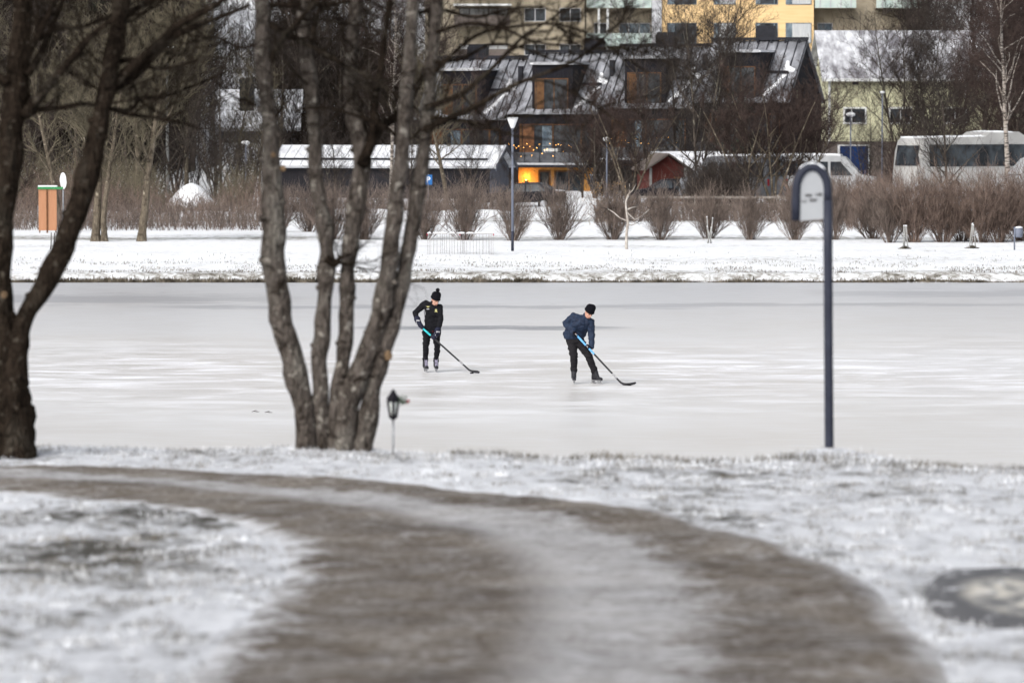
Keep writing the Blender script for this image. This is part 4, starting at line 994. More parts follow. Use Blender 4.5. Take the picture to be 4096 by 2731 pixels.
PROTO['park2'] = model(8, M['bark_far'], M['twig_green'], Ht=8.2, r0=.15, nb=22, blen=.46, ang=(.55, 1.1), clear=.36, up=.5, lv=(7, 4, 2), tw=.021)
PROTO['pale'] = model(9, M['bark_far'], M['twig_red'], Ht=6.0, r0=.11, nb=26, blen=.42, stems=4, sp=.42, clear=.3, ang=(.3, .8))
PROTO['mid1'] = model(11, M['bark_mid'], M['twig'], Ht=11.5, r0=.13, nb=34, blen=.40, ang=(.35, 1.0), lv=(8, 6, 3), tw=.011, clear=.12)
PROTO['mid2'] = model(12, M['bark_mid'], M['twig'], Ht=11, r0=.12, nb=34, blen=.42, ang=(.35, 1.1), lv=(8, 6, 3), tw=.011, clear=.12, stems=2, sp=.15)
PROTO['dark1'] = model(10, M['bark_mid'], M['twig'], Ht=12, r0=.16, nb=34, blen=.36, ang=(.4, .9), stems=2, sp=.12)
def shrub_segs(seed, Ht, Rd, stems=46, base=.30, tw=.008, kids_=5):
    rng = random.Random(seed); S = []
    def go(p, d, L, r, lvl):
        n = 4; q = p
        for k in range(n):
            d = (d + Vector((rng.gauss(0, .12), rng.gauss(0, .12), rng.gauss(0, .08) + .05))).normalized(); q2 = q + d * (L / n)
            S.append((*q, *q2, max(r * (1 - .6 * k / n), tw * .6), max(r * (1 - .6 * (k + 1) / n), tw * .5))); q = q2
            if lvl < 2:
                for _ in range(2 if lvl == 0 else (1 if rng.random() < .8 else 2)):
                    s = Vector((rng.gauss(0, 1), rng.gauss(0, 1), rng.gauss(.3, .6))).normalized()
                    go(q, (d * 1.2 + s * .7).normalized(), L * rng.uniform(.3, .55), r * .55, lvl + 1)
    for i in range(stems):
        a = rng.uniform(0, 6.283); t = rng.random() ** .7
        p = Vector((math.cos(a) * base * t, math.sin(a) * base * t * .8, -.05)); tilt = t * math.atan2(Rd, Ht) * 1.55
        d = Vector((math.cos(a) * math.sin(tilt), math.sin(a) * math.sin(tilt), math.cos(tilt)))
        go(p, d, Ht * rng.uniform(.60, .86) * (1 - .22 * t * t), tw * 2.3, 0)
    return S
for i in range(4):
    S = shrub_segs(20 + i, 2.2, 1.3, 54, base=.24, tw=.0075); PROTO['shrub%d' % i] = [('branches', seg_mesh('branches', S, M['bush'], 3))]
for i in range(3):
    S = shrub_segs(30 + i, 3.6, 1.7, 60, base=.42, tw=.009); PROTO['redshrub%d' % i] = [('branches', seg_mesh('branches', S, M['bush_red'], 3))]

# ---- row of clipped shrubs along the far lawn
def atpx(px, Y): return (px - 2048) / FPX * Y
row = [(1120, 925, .8, .9), (1235, 925, .9, .9), (1330, 955, .9, .95), (1460, 957, 1.0, 1.0), (1700, 955, .95, .9), (1862, 958, 1.12, 1.1), (2052, 960, .85, .95), (2236, 955, 1.05, 1.05), (2450, 955, 1.05, 1.08),
       (2640, 955, .85, 1.0), (2835, 952, 1.0, .95), (3000, 956, .85, .95), (3180, 958, .85, .95), (3342, 958, .8, 1.05), (3490, 950, 1.0, .95), (3560, 966, .8, 1.0)]
lab = ['small shrub left of the clump stems, leftmost of the bare shrub row', 'second bare shrub from the left end of the row, low and sparse', 'bare shrub seen through the gap between the clump stems', 'bare shrub with pale stems seen behind the clump stems',
       'bare shrub just left of the thin rods on the lawn', 'broad bare shrub growing behind the thin rods on the lawn', 'narrow bare shrub right behind the tall triangular-headed street lamp', 'round bare shrub in front of the lit doorway',
       'bare shrub with withered yellow leaves behind the small birch', 'upright bare shrub below the red shed, right of the small birch', 'bare shrub behind the leaning pale stakes', 'bare shrub between the leaning stakes and the hoop sign',
       'bare shrub seen directly under the hoop sign panel', 'narrow bare shrub just right of the hoop sign post', 'spreading shrub with long low branches right of the hoop sign', 'bare shrub left of the first pair of tree stakes']
for i, (px, py, sx, sz) in enumerate(row):
    Y = FPX * (H - .55) / (py - 480); put('shrub%d' % (i % 4), atpx(px, Y), Y, lab[i], 'shrub', 'bare_shrub', sc=(sx * .86, sx * .86, sz * 1.0), group='bare shrubs in a row on the far lawn')
rl = ['tall reddish shrub behind the first pair of tree stakes', 'tall reddish shrub between the two pairs of tree stakes', 'tall reddish shrub left of the second pair of tree stakes', 'tall reddish shrub right of the second pair of tree stakes', 'reddish shrub left of the grey litter bin', 'tall reddish shrub at the right edge behind the litter bin']
for i, (px, py, sx) in enumerate([(3655, 966, .76), (3772, 966, .68), (3850, 962, .62), (3928, 966, .74), (3998, 966, .64), (4090, 962, .82)]):
    Y = FPX * (H - .55) / (py - 480); put('redshrub%d' % (i % 3), atpx(px, Y), Y, rl[i], 'shrub', 'reddish_shrub', sc=(sx, sx, sx * 1.0), group='tall reddish shrubs on the far lawn')
# withered leaves on one shrub
rng = random.Random(5); Y = 175.0; cx = atpx(2440, Y); V = []; F = []
for k in range(520):
    a = rng.uniform(0, 6.283); rr_ = rng.random() ** .6 * 1.15; c = Vector((cx + math.cos(a) * rr_, Y + 4 + math.sin(a) * rr_, z_far(cx, Y) + rng.uniform(.55, 2.35)))
    d = Vector((rng.gauss(0, 1), rng.gauss(0, 1), rng.gauss(0, 1))).normalized() * .030; e = d.orthogonal().normalized() * .022
    V += [c - d, c + e, c + d, c - e]; F.append((4 * k, 4 * k + 1, 4 * k + 2, 4 * k + 3))
sh = [o for o in bpy.data.objects if o.get('label') == lab[8]][0]
me = np_mesh('leaves', V, F, M['leaf']); lo_ = link('leaves', me, sh); lo_.matrix_parent_inverse = (Matrix.Translation(sh.location) @ Matrix.Rotation(sh.rotation_euler.z, 4, 'Z') @ Matrix.Diagonal((*sh.scale, 1))).inverted()

# ---- brush masses nobody could count
def thicket(name, n, fx, hts, mat, tw=.009, seed=0, label=None):
    rng = random.Random(seed); S = []
    for _ in range(n):
        x, y = fx(rng); z = z_far(x, y) - .05; h = hts(rng, x, y); d = Vector((rng.gauss(0, .22), rng.gauss(0, .2), 1)).normalized(); p = Vector((x, y, z))
        for k in range(3):
            d = (d + Vector((rng.gauss(0, .13), rng.gauss(0, .13), 0))).normalized(); q = p + d * h / 3; r = tw * (1.5 - .4 * k)
            S.append((*p, *q, r, r * .7))
            for _ in range(2):
                s = (d + Vector((rng.gauss(0, .55), rng.gauss(0, .55), rng.gauss(0, .3)))).normalized(); L = h * rng.uniform(.15, .42); e = q + s * L
                S.append((*q, *e, tw * .8, tw * .45))
                e2 = p.lerp(q, .5); s = (d + Vector((rng.gauss(0, .6), rng.gauss(0, .6), rng.gauss(0, .3)))).normalized(); S.append((*e2, *(e2 + s * L * .8), tw * .7, tw * .4))
            p = q
    o = link(name, seg_mesh(name, S, mat, 3)); tag(o, kind='stuff', label=label)
def box_xy(x0, x1, y0, y1): return lambda r: (r.uniform(x0, x1), r.uniform(y0, y1))
def px_xy(p0, p1, y0, y1):
    def f(r):
        y = r.uniform(y0, y1); return ((r.uniform(p0, p1) - 2048) / FPX * y, y)
    return f
def heapgap(x, y):
    px = x / y * FPX + 2048; return 1 - .8 * math.exp(-((px - 770) / 150) ** 4)
thicket('hedge_brush', 1100, px_xy(-60, 1060, 190, 200), lambda r, x, y: r.uniform(.25, 1.15) * (1.1 + .9 * noise.noise(Vector((x * .5, y * .3, 0)))), M['bush'], .009, 1)
thicket('hedge_brush', 850, px_xy(-60, 1060, 203, 216), lambda r, x, y: r.uniform(.6, 1.8) * (1 + .7 * noise.noise(Vector((x * .4, y * .3, 5)))) * (.55 + .45 * heapgap(x, y)), M['bush_red'], .010, 11)
thicket('right_brush', 620, px_xy(3380, 4180, 190, 206), lambda r, x, y: r.uniform(.8, 2.6) * (1 + .4 * noise.noise(Vector((x * .7, 0, 2)))) * (1 - .42 * math.exp(-((x / y * FPX + 2048 - 3400) / 130) ** 2)), M['bush_red'], .010, 2)
thicket('roadside_brush', 2000, px_xy(2380, 3400, 204, 214), lambda r, x, y: r.uniform(.2, .85), M['bush'], .010, 3)
thicket('roadside_brush', 900, px_xy(1040, 2060, 214, 226), lambda r, x, y: r.uniform(.4, 1.4), M['bush'], .010, 4)
thicket('hillside_brush', 4200, px_xy(-80, 1750, 250, 345), lambda r, x, y: r.uniform(.8, 3.2), M['twig'], .018, 5)
thicket('hillside_brush', 1300, px_xy(-80, 1000, 215, 245), lambda r, x, y: r.uniform(.8, 2.6) * heapgap(x, y), M['twig_green'], .014, 6)
thicket('garden_brush', 900, px_xy(3560, 4200, 255, 280), lambda r, x, y: r.uniform(1.0, 4.0), M['twig_red'], .014, 7)
thicket('garden_brush', 900, px_xy(2380, 3260, 250, 264), lambda r, x, y: r.uniform(.8, 3.0), M['twig'], .013, 8)
thicket('hillside_brush', 9000, px_xy(-80, 760, 262, 350), lambda r, x, y: r.uniform(2.5, 6.5), M['twig_dark'], .022, 21)
thicket('hillside_brush', 2600, px_xy(1060, 1760, 268, 320), lambda r, x, y: r.uniform(1.5, 4.5), M['twig_dark'], .020, 22)
thicket('garden_brush', 700, px_xy(3150, 3560, 216, 224), lambda r, x, y: r.uniform(.6, 1.9), M['bush_red'], .011, 24)
thicket('garden_brush', 700, px_xy(2750, 2990, 223, 232), lambda r, x, y: r.uniform(.8, 2.6), M['twig'], .012, 23)
thicket('hillside_brush', 1500, px_xy(3300, 4200, 305, 345), lambda r, x, y: r.uniform(2, 6.0), M['twig_red'], .018, 9)

# ---- the three young trees on the far lawn at left, with bare stems
M_ = None
for (px, py, kd, sc_, lb) in [(382, 962, 'park1', 1.0, 'pruned park tree with thick trunk, left one of the pair on the far lawn'), (418, 962, 'park2', .95, 'slim park tree, right one of the pair on the far lawn'), (565, 962, 'park1', 1.02, 'lone park tree with olive branches right of the pair on the far lawn')]:
    Y = FPX * (H - .55) / (py - 480); put(kd, atpx(px, Y), Y, lb, 'tree', 'park_tree', sc=sc_, rz=px * .1, group='young park trees on the far lawn')
Y = 196.0; put('park2', atpx(233, Y), Y, 'thin park tree standing beside the orange board', 'tree', 'park_tree', sc=1.0, rz=2, group='young park trees on the far lawn')

# ---- woods
rngw = random.Random(12)
def wood(n, p0, p1, y0, y1, kinds, label, group, smin=.85, smax=1.25, name='bare_tree'):
    for i in range(n):
        y = rngw.uniform(y0, y1); px = p0 + (p1 - p0) * (i + rngw.random()) / n
        put(kinds[rngw.randrange(len(kinds))], atpx(px, y), y, label, 'tree', name, rz=rngw.uniform(0, 6.28), sc=rngw.uniform(smin, smax), group=group)
HW = 'bare tree in the dense wood on the hillside behind the park'; HG = 'bare trees in the hillside wood'
wood(20, -80, 800, 236, 290, ['wood1', 'wood2', 'wood3', 'wood3'], HW, HG, .8, 1.15)
wood(16, -80, 800, 295, 370, ['wood1', 'wood3', 'dark1', 'dark1'], HW, HG, 1.0, 1.4)
wood(5, 800, 1140, 238, 268, ['wood1', 'wood2', 'wood3'], HW, HG, .5, .72)
wood(5, 1060, 1300, 280, 345, ['wood1', 'dark1'], HW, HG, .8, 1.1)
wood(13, 1120, 1800, 256, 345, ['wood1', 'red1', 'dark1', 'wood2'], 'bare tree standing behind the long snow-roofed shed', 'bare trees behind the long shed', .75, 1.15)
wood(4, 3640, 4160, 262, 282, ['red1', 'dark1', 'red2'], 'bare tree in front of the pale green house and behind the parked coach', 'bare trees round the pale green house', .9, 1.25)
wood(8, 3560, 4180, 300, 345, ['red1', 'dark1'], 'bare tree rising behind the pale green house', 'bare trees behind the pale green house', 1.1, 1.5)
wood(3, 4000, 4160, 246, 262, ['red1', 'red2', 'red1'], 'dark bare tree at the right edge beside the parked coach', 'bare trees beside the coach', .9, 1.2)
singles = [(1562, 243, 'birch1', .95, 'white-barked birch seen between the clump stems above the long shed', 'birch'), (1785, 226, 'park2', .92, 'slim pale-trunked tree in front of the long dark shed', 'bare_tree'),
    (4035, 238, 'birch1', 1.05, 'tall pale birch left of the right edge, beyond the coach', 'birch'), (2790, 232, 'dark1', .95, 'dark twin-trunked tree right behind the red shed', 'bare_tree'), (2905, 236, 'dark1', .8, 'dark bare tree left of the spruce by the terrace', 'bare_tree'),
    (2520, 236, 'pale', 1.05, 'pale multi-stemmed tree left of the red shed', 'bare_tree'), (3095, 226, 'pale', 1.15, 'pale many-stemmed tree in front of the grey van', 'bare_tree'), (3195, 228, 'pale', 1.0, 'pale many-stemmed tree just above the hoop sign', 'bare_tree'),
    (2985, 226, 'pale', 1.05, 'pale forked tree left of the grey van', 'bare_tree'), (3215, 250, 'red2', .85, 'reddish bushy tree against the black gable', 'bare_tree'), (2380, 246, 'red2', .75, 'small bare tree before the balcony of the terrace', 'bare_tree'), (2590, 250, 'mid1', .92, 'fine-twigged dark tree rising in front of the middle dormers of the terrace', 'bare_tree'), (2700, 253, 'mid2', 1.0, 'tall fine-twigged tree in front of the third and fourth dormers', 'bare_tree'), (2850, 254, 'mid1', 1.05, 'tall fine-twigged tree just left of the spruce at the terrace', 'bare_tree'), (2330, 248, 'mid2', .62, 'low fine-twigged tree right of the lit doorway', 'bare_tree'), (1330, 224, 'mid2', .5, 'small fine-twigged tree before the left end of the long shed roof', 'bare_tree'), (1640, 222, 'mid1', .5, 'small fine-twigged tree before the long shed, between the two right clump stems', 'bare_tree'), (1890, 228, 'mid2', .46, 'small fine-twigged tree before the gable end of the long shed', 'bare_tree'), (3470, 236, 'mid2', .55, 'small dark tree between the white van and the coach', 'bare_tree'), (3790, 226, 'mid1', .72, 'dark fine-twigged tree in front of the middle of the coach', 'bare_tree'),
    (3600, 264, 'dark1', .95, 'tall dark tree before the pale green house, nearest its window', 'bare_tree'), (3700, 266, 'dark1', .95, 'tall dark twin-trunked tree hiding the middle of the green house', 'bare_tree'), (70, 210, 'red2', .7, 'crooked bare tree left of the orange board', 'bare_tree'),
    (1900, 258, 'red2', .85, 'bare tree beside the left end of the black terrace', 'bare_tree'), (860, 232, 'wood2', .55, 'small bare tree right of the snow heap', 'bare_tree'), (1000, 226, 'wood2', .55, 'small bare tree behind the leftmost clump stem', 'bare_tree')]
for i, (px, Y, kd, sc_, lb, nm) in enumerate(singles): put(kd, atpx(px, Y), Y, lb, 'tree', nm, rz=i * 1.7, sc=sc_)
# small birch on the far lawn
Y = FPX * (H - .55) / (993 - 480); base = Vector((atpx(2506, Y), Y, z_far(atpx(2506, Y), Y) - .03)); root = thing('young_birch', base, 'small crooked white birch on the far lawn in front of the leafy shrub', 'tree')
mb = MB(); k = Y / FPX
def q_(px, py, dy=0): p = P(px, py, Y); return Vector((p.x - base.x, dy, p.z - base.z))
mb.tube([Vector((0, 0, -.1)), q_(2506, 985), q_(2507, 930), q_(2512, 890), q_(2507, 850), q_(2503, 810), q_(2512, 780), q_(2530, 762), q_(2545, 735)], [.070, .062, .055, .050, .042, .036, .030, .022, .010], 8, jit=.3)
for br_ in ([(2512, 885), (2480, 872), (2455, 850), (2430, 835)], [(2508, 850), (2540, 880), (2570, 862), (2600, 838)], [(2510, 900), (2530, 900), (2550, 892)], [(2505, 840), (2530, 830), (2545, 828)], [(2512, 790), (2520, 760), (2518, 735)]):
    mb.tube([q_(x, y, (i * .08)) for i, (x, y) in enumerate(br_)], [.030 * (1 - .8 * i / len(br_)) for i in range(len(br_))], 6)
mb.build('trunk', M['birch_young'], root)
S = []; rng = random.Random(9)
for (x, y) in ((2545, 735), (2518, 735), (2430, 835), (2600, 838), (2550, 892), (2545, 828), (2520, 760)):
    for _ in range(6): walk(q_(x, y), Vector((rng.gauss(0, 1), rng.gauss(0, 1), rng.gauss(.3, .7))).normalized(), .5, .008, 1, S, rng, .3)
link('twigs', seg_mesh('twigs', S, M['twig'], 3), root)

# ---- spruces
def spruce(x, y, Ht, W, label, seed):
    rng = random.Random(seed); z = z_far(x, y); root = thing('spruce', (x, y, z - .05), label, 'tree'); S = [(0, 0, 0, 0, 0, Ht * .97, Ht * .02, .02)]
    link('trunk', seg_mesh('trunk', S, M['bark_mid'], 8), root); V = []; n = 0; B = []
    lv = int(Ht * 3.2)
    for i in range(lv):
        t = i / lv; zz = Ht * (.08 + .9 * t); L = W * (1 - t) ** .8 * rng.uniform(.75, 1.1) + .15
        for k in range(9):
            a = rng.uniform(0, 6.283); l = L * rng.uniform(.7, 1.1); dz = -l * rng.uniform(.12, .4)
            m_ = int(l * 17) + 5
            for j in range(m_):
                f = rng.uniform(.1, 1); c = Vector((math.cos(a) * l * f, math.sin(a) * l * f, zz + dz * f + .12 * l * f * f)) + Vector((rng.gauss(0, .09), rng.gauss(0, .09), rng.gauss(0, .06) - .05)) * (1.2 - .3 * f)
                d = Vector((math.cos(a + rng.gauss(0, .7)), math.sin(a + rng.gauss(0, .7)), rng.uniform(-.5, .15))).normalized() * rng.uniform(.14, .28); e = d.orthogonal().normalized() * .038
                V += [c, c + d + e, c + d - e]; n += 1
    F = np.arange(n * 3).reshape(-1, 3); link('crown', np_mesh('crown', V, F, M['needle']), root)
spruce(atpx(2955, 250), 250, 6.6, 1.5, 'dark green spruce standing before the right end of the black terrace', 1)
for i, (px, Y, h_, w_, lb) in enumerate([(560, 315, 14.5, 3.4, 'tall dark spruce at the top left between the forked tree and the snowy roof'), (712, 300, 13.4, 3.2, 'dark spruce touching the left end of the upper snowy roof'), (455, 330, 15, 3.0, 'dark spruce behind the slanting stem of the forked tree'),
        (640, 296, 10.5, 2.8, 'broad lower spruce between two taller ones'), (330, 296, 12.5, 3.2, 'dark spruce left of the slanting stem of the forked tree'), (200, 305, 12.5, 3.2, 'dark spruce seen just right of the upright stem of the forked tree'), (500, 272, 9.0, 3.0, 'squat dark spruce above the lone park tree'), (20, 310, 13.5, 3.2, 'dark spruce behind the upright stem of the forked tree')]):
    spruce(atpx(px, Y), Y, h_, w_, lb, 5 + i)
# ================================================================== BUILDINGS
def seam(name, c, snowc, amt, sc_=1.4):
    m, t, b = newmat(name); b.inputs['Roughness'].default_value = .55; b.inputs['Specular IOR Level'].default_value = .25
    v = coords(t, 'Object'); n = noisev(t, coords(t, 'Object', (1, .35, .35)), sc_, 5, .6); n2 = noisev(t, v, .45, 3)
    s = mth(t, 'ADD', mth(t, 'MULTIPLY', n, .6), mth(t, 'MULTIPLY', n2, .4))
    t.links.new(ramp(t, s, [(amt - .12, c), (amt, tuple((a + b_) / 2 for a, b_ in zip(c, snowc))), (amt + .10, snowc)]), b.inputs['Base Color']); return m
M['dark_roof'] = seam('dark_seam_roof_with_snow_dust', (.085, .088, .098), (.34, .35, .38), .48)
M['dark_trim'] = simple('dark_metal_trim', (.014, .015, .020), (.02, .021, .028), 4, .5)
M['black_wall'] = simple('black_timber_cladding', (.009, .009, .013), (.015, .015, .020), 3, .8, sc3=(6, 6, .3))
M['snow_roof'] = seam('snow_on_roof', (.45, .46, .50), (.84, .86, .90), .36, 1.2)
M['wood'] = simple('oiled_wood_frame', (.15, .075, .032), (.08, .04, .018), 5, .6)
M['wood_dark'] = simple('brown_wood', (.16, .075, .035), (.09, .04, .02), 5, .7)
def glassm(name, c1, c2, rough=.12):
    m, t, b = newmat(name); b.inputs['Roughness'].default_value = rough; b.inputs['Specular IOR Level'].default_value = .5
    n = noisev(t, coords(t, 'Object', (1.1, 1, .8)), 1.1, 3); t.links.new(ramp(t, n, [(.4, c1), (.6, c2)]), b.inputs['Base Color']); return m
M['glass_dark'] = glassm('dark_window_glass', (.012, .014, .018), (.05, .06, .07))
M['glass_blue'] = glassm('blue_grey_window_glass', (.07, .10, .13), (.20, .25, .29))
M['rail_glass'] = glassm('green_tinted_balcony_glass', (.42, .52, .49), (.52, .60, .56), .3)
M['rail_dark'] = glassm('clear_balcony_glass', (.06, .062, .072), (.11, .115, .125), .2)
M['yellow'] = simple('ochre_yellow_brick', (.78, .56, .30), (.70, .49, .25), 1.2, .85, sc3=(.4, .4, 6))
M['beige'] = simple('beige_brick', (.40, .35, .27), (.31, .27, .20), 2, .85)
M['cream'] = simple('cream_render', (.80, .72, .60), (.70, .63, .52), .5, .85)
M['brownwall'] = simple('brown_render', (.17, .145, .13), (.12, .10, .09), 1, .85)
M['orange_brick'] = simple('orange_brick', (.48, .20, .10), (.38, .15, .08), 2, .85)
M['greenw'] = simple('pale_green_weatherboard', (.60, .585, .40), (.50, .49, .33), .8, .8, sc3=(.5, .5, 9))
M['white'] = simple('white_paint', (.74, .75, .74), (.64, .65, .65), 2, .6)
M['lgrey'] = simple('light_grey_paint', (.50, .51, .53), (.42, .43, .46), 2, .6)
M['curtain'] = simple('pale_curtain', (.55, .56, .56), (.40, .42, .44), 5, .8, sc3=(5, 5, .2))
M['bluedoor'] = simple('dark_blue_garage_door', (.012, .035, .12), (.010, .026, .09), 2, .5)
M['redw'] = simple('falu_red_boards', (.10, .026, .021), (.07, .019, .016), 2, .85, sc3=(8, 8, .4))
M['shedw'] = simple('charcoal_boards', (.014, .013, .016), (.028, .027, .031), 3, .85, sc3=(8, 8, .4))
M['slate'] = simple('grey_slate_cladding', (.13, .14, .17), (.10, .105, .13), 2, .75)
M['concrete'] = simple('concrete', (.36, .36, .35), (.27, .27, .26), 2, .85)
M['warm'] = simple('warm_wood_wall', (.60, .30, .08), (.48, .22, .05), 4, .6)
M['bulb'] = emis('fairy_light_bulb', (1.0, .48, .10), 9)
M['lampglow'] = emis('warm_wall_lamp', (1.0, .62, .18), 14)

def window(root, x0, x1, z0, z1, y=0.0, frame=None, glass=None, mull=(), fw=.09, name='window'):
    """on a wall facing -y at depth y: frame stands 6 cm proud, pane 2 cm proud"""
    m = MB(); g = .0
    m.box(x0 - fw, x0, y - .06, y + .02, z0 - fw, z1 + fw); m.box(x1, x1 + fw, y - .06, y + .02, z0 - fw, z1 + fw)
    m.box(x0, x1, y - .055, y + .02, z1, z1 + fw); m.box(x0, x1, y - .055, y + .02, z0 - fw, z0)
    for q in mull: m.box(x0 + (x1 - x0) * q - .035, x0 + (x1 - x0) * q + .035, y - .05, y + .02, z0, z1)
    f = m.build(name, frame or M['white'], root)
    p = MB(); p.add([(x0, y - .022, z0), (x1, y - .022, z0), (x1, y - .022, z1), (x0, y - .022, z1)], [(0, 1, 2, 3)]); p.build('pane', glass or M['glass_dark'], f)
    return f
def slope_quad(mb, x0, x1, ya, za, yb, zb, th=.14, ribs=0, rh=.05):
    """roof slab between the lines (ya,za) and (yb,zb), top surface given"""
    mb.add([(x0, ya, za), (x1, ya, za), (x1, yb, zb), (x0, yb, zb), (x0, ya, za - th), (x1, ya, za - th), (x1, yb, zb - th), (x0, yb, zb - th)],
           [(0, 1, 2, 3), (7, 6, 5, 4), (0, 4, 5, 1), (1, 5, 6, 2), (2, 6, 7, 3), (3, 7, 4, 0)])
def ribs(mb, x0, x1, ya, za, yb, zb, step=.62, h_=.075, w_=.05):
    n = max(1, int(round((x1 - x0) / step)))
    for i in range(n + 1):
        x = x0 + (x1 - x0) * i / n; x = min(max(x, x0 + w_), x1 - w_)
        mb.add([(x - w_ / 2, ya, za + .003), (x + w_ / 2, ya, za + .003), (x + w_ / 2, yb, zb + .003), (x - w_ / 2, yb, zb + .003), (x - w_ / 2, ya, za + h_), (x + w_ / 2, ya, za + h_), (x + w_ / 2, yb, zb + h_), (x - w_ / 2, yb, zb + h_)],
               [(4, 5, 6, 7), (0, 4, 7, 3), (1, 2, 6, 5), (0, 1, 5, 4), (2, 3, 7, 6)])
def gable(mb, L, D, zb, ze, zr, x0=0.0, y0=0.0):
    mb.prism([(y0, zb), (y0 + D, zb), (y0 + D, ze), (y0 + D / 2, zr), (y0, ze)], x0, x0 + L, 'x')

# ---- black terrace of four stepped units
ang = R(-17); Yr = 267.0; xr = (3150 - 2048) / FPX * Yr; Ld = 24.4
xl, yl = xr - Ld * math.cos(ang), Yr - Ld * math.sin(ang)
root = thing('terraced_house', (xl, yl, .2), 'long black terrace of four stepped units with grey seam roofs and dormers', 'house', None, ang)
U = Ld / 4; D = 9.4
for u in range(4):
    dz = .36 * u; a0 = U * u; a1 = a0 + U; ze = 5.45 + dz; zr = 9.05 + dz; ym = D / 2
    mb = MB(); gable(mb, U - .012, D, -.6, ze, zr, a0 + .006, 0.0); wl = mb.build('wall', M['black_wall'], root)
    sl_ = (zr - ze) / ym; xe = a1 + (.18 if u == 3 else -.012); xs = a0 - (.18 if u == 0 else -.0)
    mb = MB(); slope_quad(mb, xs, xe, -.30, ze - .3 * sl_ + .16, ym, zr + .16); slope_quad(mb, xs, xe, D + .3, ze - .3 * sl_ + .16, ym + .002, zr + .16)
    rf = mb.build('roof', M['dark_roof'], root)
    mb = MB(); ribs(mb, xs, xe, -.30, ze - .3 * sl_ + .16, ym, zr + .16); mb.build('roof_seams', M['dark_trim'], rf)
    mb = MB(); mb.box(xs, xe, ym - .22, ym + .22, zr + .17, zr + .36)
    for i in range(7): mb.box(a0 + .3 + i * .9, a0 + .42 + i * .9, ym - .30, ym - .222, zr + .0, zr + .2)
    mb.build('ridge_cap', M['dark_trim'], rf)
    # snow guards with the snow that lodged on them
    yg = 1.9; zg = ze + yg * sl_ + .16
    mb = MB(); mb.box(a0 + 3.9, a1 - .4, yg - .09, yg - .03, zg + .04, zg + .20); mb.build('snow_guard', M['dark_trim'], rf)
    # party wall step and flue at the left end of each unit
    mb = MB(); mb.box(a0 - .0, a0 + .26, 2.2, 2.55, ze + 2.2 * sl_ - .2, ze + 2.2 * sl_ + 1.15); mb.box(a0 + .0, a0 + .30, 2.15, 2.6, ze + 2.2 * sl_ + 1.155, ze + 2.2 * sl_ + 1.20); mb.build('flue', M['dark_trim'], rf)
    if u in (0, 1, 2, 3):
        mb = MB(); cx = a0 + (2.4, 4.2, 2.9, 3.4)[u]; mb.box(cx - .62, cx + .62, ym + .3, ym + 1.1, zr - .7, zr + .95); mb.box(cx - .55, cx + .55, ym + .35, ym + 1.05, zr + .952, zr + 1.10); mb.build('chimney', M['dark_trim'], rf)
    # dormer
    d0, d1 = a0 + 1.62, a0 + 4.30; dt = ze + 2.95; dzb = ze - .15; yb = (dt - ze) / sl_
    mb = MB(); mb.prism([(-.02, dzb), (yb + .02, dt), (-.02, dt)], d0, d1, 'x')
    dm = mb.build('dormer', M['black_wall'], root)
    mb = MB(); mb.add([(d0 - .12, -.15, dt + .004), (d1 + .06, -.15, dt + .004), (d1 + .06, .7, dt + .02), (d1 + .06, yb + .2, dt + .05), (d0 - .12, yb + .2, dt + .05)] + [(d0 - .12, -.15, dt + .13), (d1 + .06, -.15, dt + .10), (d1 + .06, .7, dt + .13), (d1 + .06, yb + .2, dt + .17), (d0 - .12, yb + .2, dt + .17)],
        [(4, 3, 2, 1, 0), (5, 6, 7, 8, 9)] + [(i, (i + 1) % 5, (i + 1) % 5 + 5, i + 5) for i in range(5)]); mb.build('snow', M['snow'], dm)
    mb = MB(); mb.box(d0 + .15, d1 - .05, -.25, -.155, dt - .02, dt + .16); mb.build('gutter', M['lgrey'], dm)
    f = window(root, d0 + .26, d1 - .35, dzb + .14, dt - .95, -.02, M['wood'] if u != 3 else M['wood_dark'], M['glass_dark'], (.58,), .07)
    mb = MB(); mb.box(d0 + .30, d0 + .80, -.075, -.045, dzb + .16, dt - .97); mb.build('shutter', M['wood'], f)
    mb = MB(); mb.box(d0 + .15, d1 - .25, -.16, -.065, dzb - .04, dzb + .045); mb.build('sill', M['lgrey'], f)
    # snow patches lodged right of the dormer and below the guard
    mb = MB(); zz = lambda y: ze + y * sl_ + .175
    def patch(pl):
        n = len(pl); top = [(x, y - .03, zz(y) + .035) for x, y in pl]; c = (sum(p[0] for p in pl) / n, sum(p[1] for p in pl) / n); mb.add(top + [(x, y, zz(y) - .02) for x, y in pl] + [(c[0], c[1] - .07, zz(c[1]) + .10)], [(i, (i + 1) % n, 2 * n) for i in range(n)] + [(i, (i + 1) % n, (i + 1) % n + n, i + n) for i in range(n)])
    patch([(d1 + .1, .1), (d1 + .25, .02), (d1 + .75, .55), (d1 + 1.0, 1.2), (d1 + 1.35, 1.75), (d1 + 1.05, 1.8), (d1 + .85, 1.3)])
    patch([(d1 + 1.0, 1.98), (d1 + 1.7, 2.02), (d1 + 1.75, 2.25), (d1 + 1.35, 2.35), (d1 + 1.2, 2.9), (d1 + 1.0, 2.95)])
    mb.build('snow', M['snow'], rf)
    # middle storey: glazed bay with wooden posts
    zf2 = 2.25 + dz * .9
    f = window(root, a0 + .85, a1 - .55, zf2 + .15, zf2 + 2.35, 0, M['wood_dark'], M['glass_dark'], (.0,), .06)
    for q in (0.012, .46, .86):
        mb = MB(); mb.box(a0 + .85 + q * (U - 1.4) - .055, a0 + .85 + q * (U - 1.4) + .055, -.10, -.062, zf2 + .1, zf2 + 2.38); mb.build('mullion', M['wood'], f)
